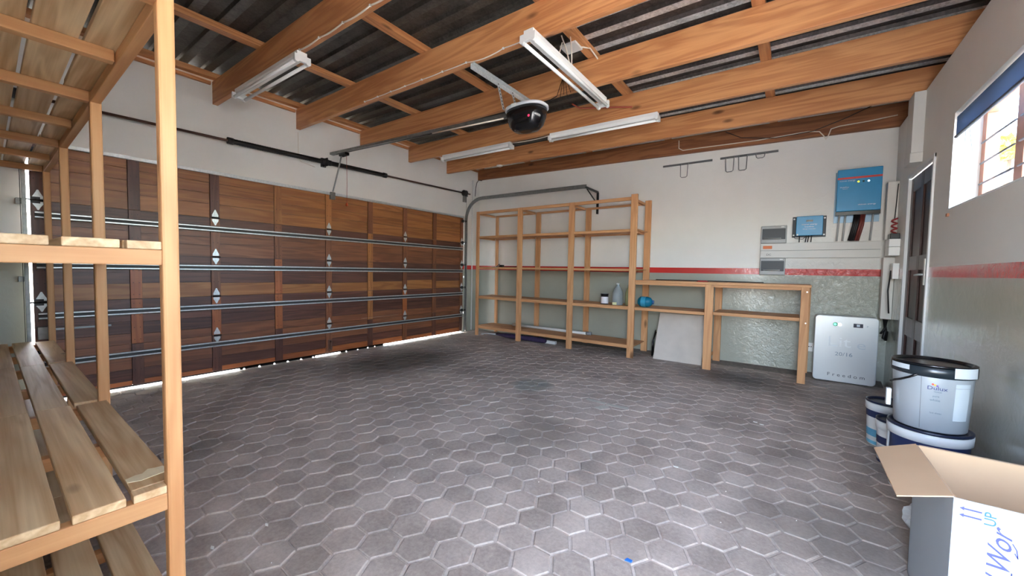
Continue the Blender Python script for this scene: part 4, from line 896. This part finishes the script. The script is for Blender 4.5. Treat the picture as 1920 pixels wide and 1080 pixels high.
flap([(bx1-.002, by0+.02, bz), (bx1-.002, by1-.02, bz), (bx1-.03, by1-.04, bz+.13), (bx1-.03, by0+.03, bz+.13)], (-1, 0, .1))
flap([(bx0+.01, by1+.001, bz), (bx1-.01, by1+.001, bz), (bx1-.01, by1+.03, bz-.2), (bx0+.01, by1+.03, bz-.2)], (0, 1, .1))
bi = PT('box_blue_ink', (72,78,160), .6); bi2 = PT('box_teal_ink', (50,110,170), .6)
yf = by0-.0006
for z in (.475, .455):
    m = MB(); m.box(5.252, 5.287, yf-.0006, yf, z-.0022, z+.0022); m.prism([(5.244, z), (5.254, z+.006), (5.252, z), (5.254, z-.006)], yf-.0006, yf, 'xz'); m.build('printed_arrow', bi, cb)
RT = (math.radians(90), math.radians(-90), 0)
text('lettering', 'UP', .032, bi2, cb, (5.304, yf, .462), RT)
text('lettering', 'ed Wor', .062, bi, cb, (5.325, yf, .335), RT, shear=.45)
text('lettering', 'E T', .026, PT('box_dark_ink', (50,60,110), .6), cb, (5.356, yf, .31), RT)
MB().tube([(5.350, yf, .385), (5.356, yf, .372), (5.353, yf, .395), (5.345, yf, .41)], .0012, 5).build('printed_tick', bi, cb)
# crumpled white bag beside the box
m = MB(); rnd = random.Random(3)
rows = []
for k in range(7):
    z = .001+.11*k/6; rr_ = .042*math.sin(math.pi*(k+.6)/7.4)+.008
    rows.append([(5.325+rr_*math.cos(a*math.pi/5)*(1+rnd.uniform(-.25, .25)), -3.13+rr_*math.sin(a*math.pi/5)*(1+rnd.uniform(-.25, .25)), z) for a in range(10)])
vs = [v for r_ in rows for v in r_]; fs = [(i*10+k, i*10+(k+1) % 10, (i+1)*10+(k+1) % 10, (i+1)*10+k) for i in range(6) for k in range(10)]+[tuple(range(10))[::-1], tuple(range(60, 70))]
m.add(vs, fs); tag(m.build('plastic_bag', PT('white_film', (222,230,236), .4)), 'crumpled white plastic bag on the floor behind the cardboard box', 'bag')

# ---------------------------------------------------------------- near slatted rack
nr = thing('slatted_rack', 'pale pine slatted shelf rack in the foreground with three plank shelves', 'shelf rack', (1.8, -5.45, 0))
d_ = .322; YR = CAM.y+d_; t_ = .037
NX = [CAM.x-4.2755*d_, CAM.x-7.636*d_, CAM.x-11.137*d_, CAM.x-14.45*d_]; YB = YR-.46
for x in NX:
    B(x-t_, x, YR-t_, YR, 0, 1.93).build('post', PINE['z'], nr, .006)
    B(x-t_, x, YB, YB+t_, 0, 1.93).build('post', PINE['z'], nr, .006)
pys = [(YR-.105, YR-.012), (YR-.215, YR-.120), (YR-.325, YR-.230), (YR-.435, YR-.340)]
levels = [(.075, .118), (.452, .500), (1.131, 1.172), (1.822, 1.865)]
for li, (z0, z1) in enumerate(levels):
    for x in NX: B(x-t_, x, YB+t_, YR-t_, z0, z1).build('cross_bar', PINE['y'], nr, .003)
    for i in range(3):
        xa, xb = NX[i+1], NX[i]-t_
        B(xa, xb, YR-t_+.003, YR-.003, z0, z1).build('long_rail', PINE['x'], nr, .003)
        B(xa, xb, YB+.003, YB+t_-.003, z0, z1).build('long_rail', PINE['x'], nr, .003)
        mid = (NX[i]+NX[i+1]-t_)/2
        B(mid-.02, mid+.02, YB+t_, YR-t_, z0+.004, z1).build('cross_bar', PINE['y'], nr, .003)
        for q, (ya, yb) in enumerate(pys):
            xe = NX[i]-t_/2+(t_/2 if i == 0 else -.001); xs0 = NX[i+1]-t_/2+.001
            if i == 2: xs0 = NX[3]-t_
            if q == 0: yb = YR-t_-.003 if False else yb
            ya2, yb2 = ya+random.uniform(-.003, .003), yb+random.uniform(-.003, .003)
            if q == 0: # front plank is cut short between the posts
                xe = NX[i]-t_-.001 if i else NX[i]-t_-.001; xs0 = NX[i+1]+.001
            if q == 3: xe = NX[i]-t_-.001; xs0 = NX[i+1]+.001; ya2 = YB+.006
            B(xs0, xe, ya2, yb2, z1+.0005, z1+.023).build('plank', PLNK['x'], nr, .003)
    # short filler ends of the front plank beside the near post
    B(NX[0]-t_+.0, NX[0], YR-.105, YR-t_-.001, z1+.0005, z1+.022).build('plank', PLNK['x'], nr, .002)
# torn paper on the shelf
m = MB(); pts = [(3.335, -5.352), (3.325, -5.330), (3.328, -5.315), (3.305, -5.300), (3.312, -5.285), (3.315, -5.268), (3.345, -5.262), (3.362, -5.270), (3.366, -5.295), (3.372, -5.325), (3.36, -5.352)]
m.prism(pts, levels[1][1]+.0242, levels[1][1]+.0262, 'xy'); tag(m.build('torn_paper', PT('cream_paper', (226,212,176), .8, 0, .05, 40)), 'torn scrap of cream paper on the corner of the near rack shelf', 'paper')

# ---------------------------------------------------------------- marks on the floor
pm = thing('white_paint_mark', 'three strips of white paint in a T on the middle of the floor', 'paint mark', (3.57, -2.48, .002))  # paint mark on the pavers, built as thin raised strips
wt = PT('dirty_white_paint', (186,186,176), .7, 0, .12, 30)
def strip(ax, ay, bx_, by_, wd):
    a, b = Vector((ax, ay, 0)), Vector((bx_, by_, 0)); d = (b-a).normalized(); s = Vector((-d.y, d.x, 0))*wd/2; m = MB(); Z = Vector((0, 0, .0022)); Z2 = Vector((0, 0, .0034))
    m.hexa([a-s+Z, b-s+Z, b+s+Z, a+s+Z], [a-s+Z2, b-s+Z2, b+s+Z2, a+s+Z2]); m.build('paint_strip', wt, pm)
strip(3.39, -2.43, 3.57, -2.445, .045); strip(3.585, -2.45, 3.765, -2.44, .055); strip(3.56, -2.60, 3.60, -2.49, .06)
tag(MB().prism([(4.34, -4.115), (4.365, -4.112), (4.367, -4.10), (4.345, -4.098)], .002, .006, 'xy').build('blue_scrap', PT('blue_scrap', (40,110,200), .5)), 'tiny blue scrap on a paver in the front of the floor', 'scrap')
m = MB(); rnd = random.Random(11)
for k in range(60):
    x, y = rnd.uniform(2.6, 5.2), rnd.uniform(-5.0, -.8); s = rnd.uniform(.0015, .004); a = rnd.uniform(0, 3)
    m.prism([(x+s*math.cos(a), y+s*math.sin(a)), (x+s*.5*math.cos(a+1.6), y+s*.5*math.sin(a+1.6)), (x-s*math.cos(a), y-s*math.sin(a)), (x-s*.4*math.cos(a+1.6), y-s*.4*math.sin(a+1.6))], .001, .004, 'xy')
for x, y in ((4.641, -2.10), (4.684, -2.13), (3.013, -4.87), (2.994, -5.06), (4.32, -3.21)):
    m.prism([(x-.014, y), (x, y-.006), (x+.014, y), (x, y+.006)], .001, .005, 'xy')
tag(m.build('paint_flecks', PT('fleck_white', (220,220,214), .7)), 'scattered tiny white flecks and chips on the paved floor', 'debris', kind='stuff')
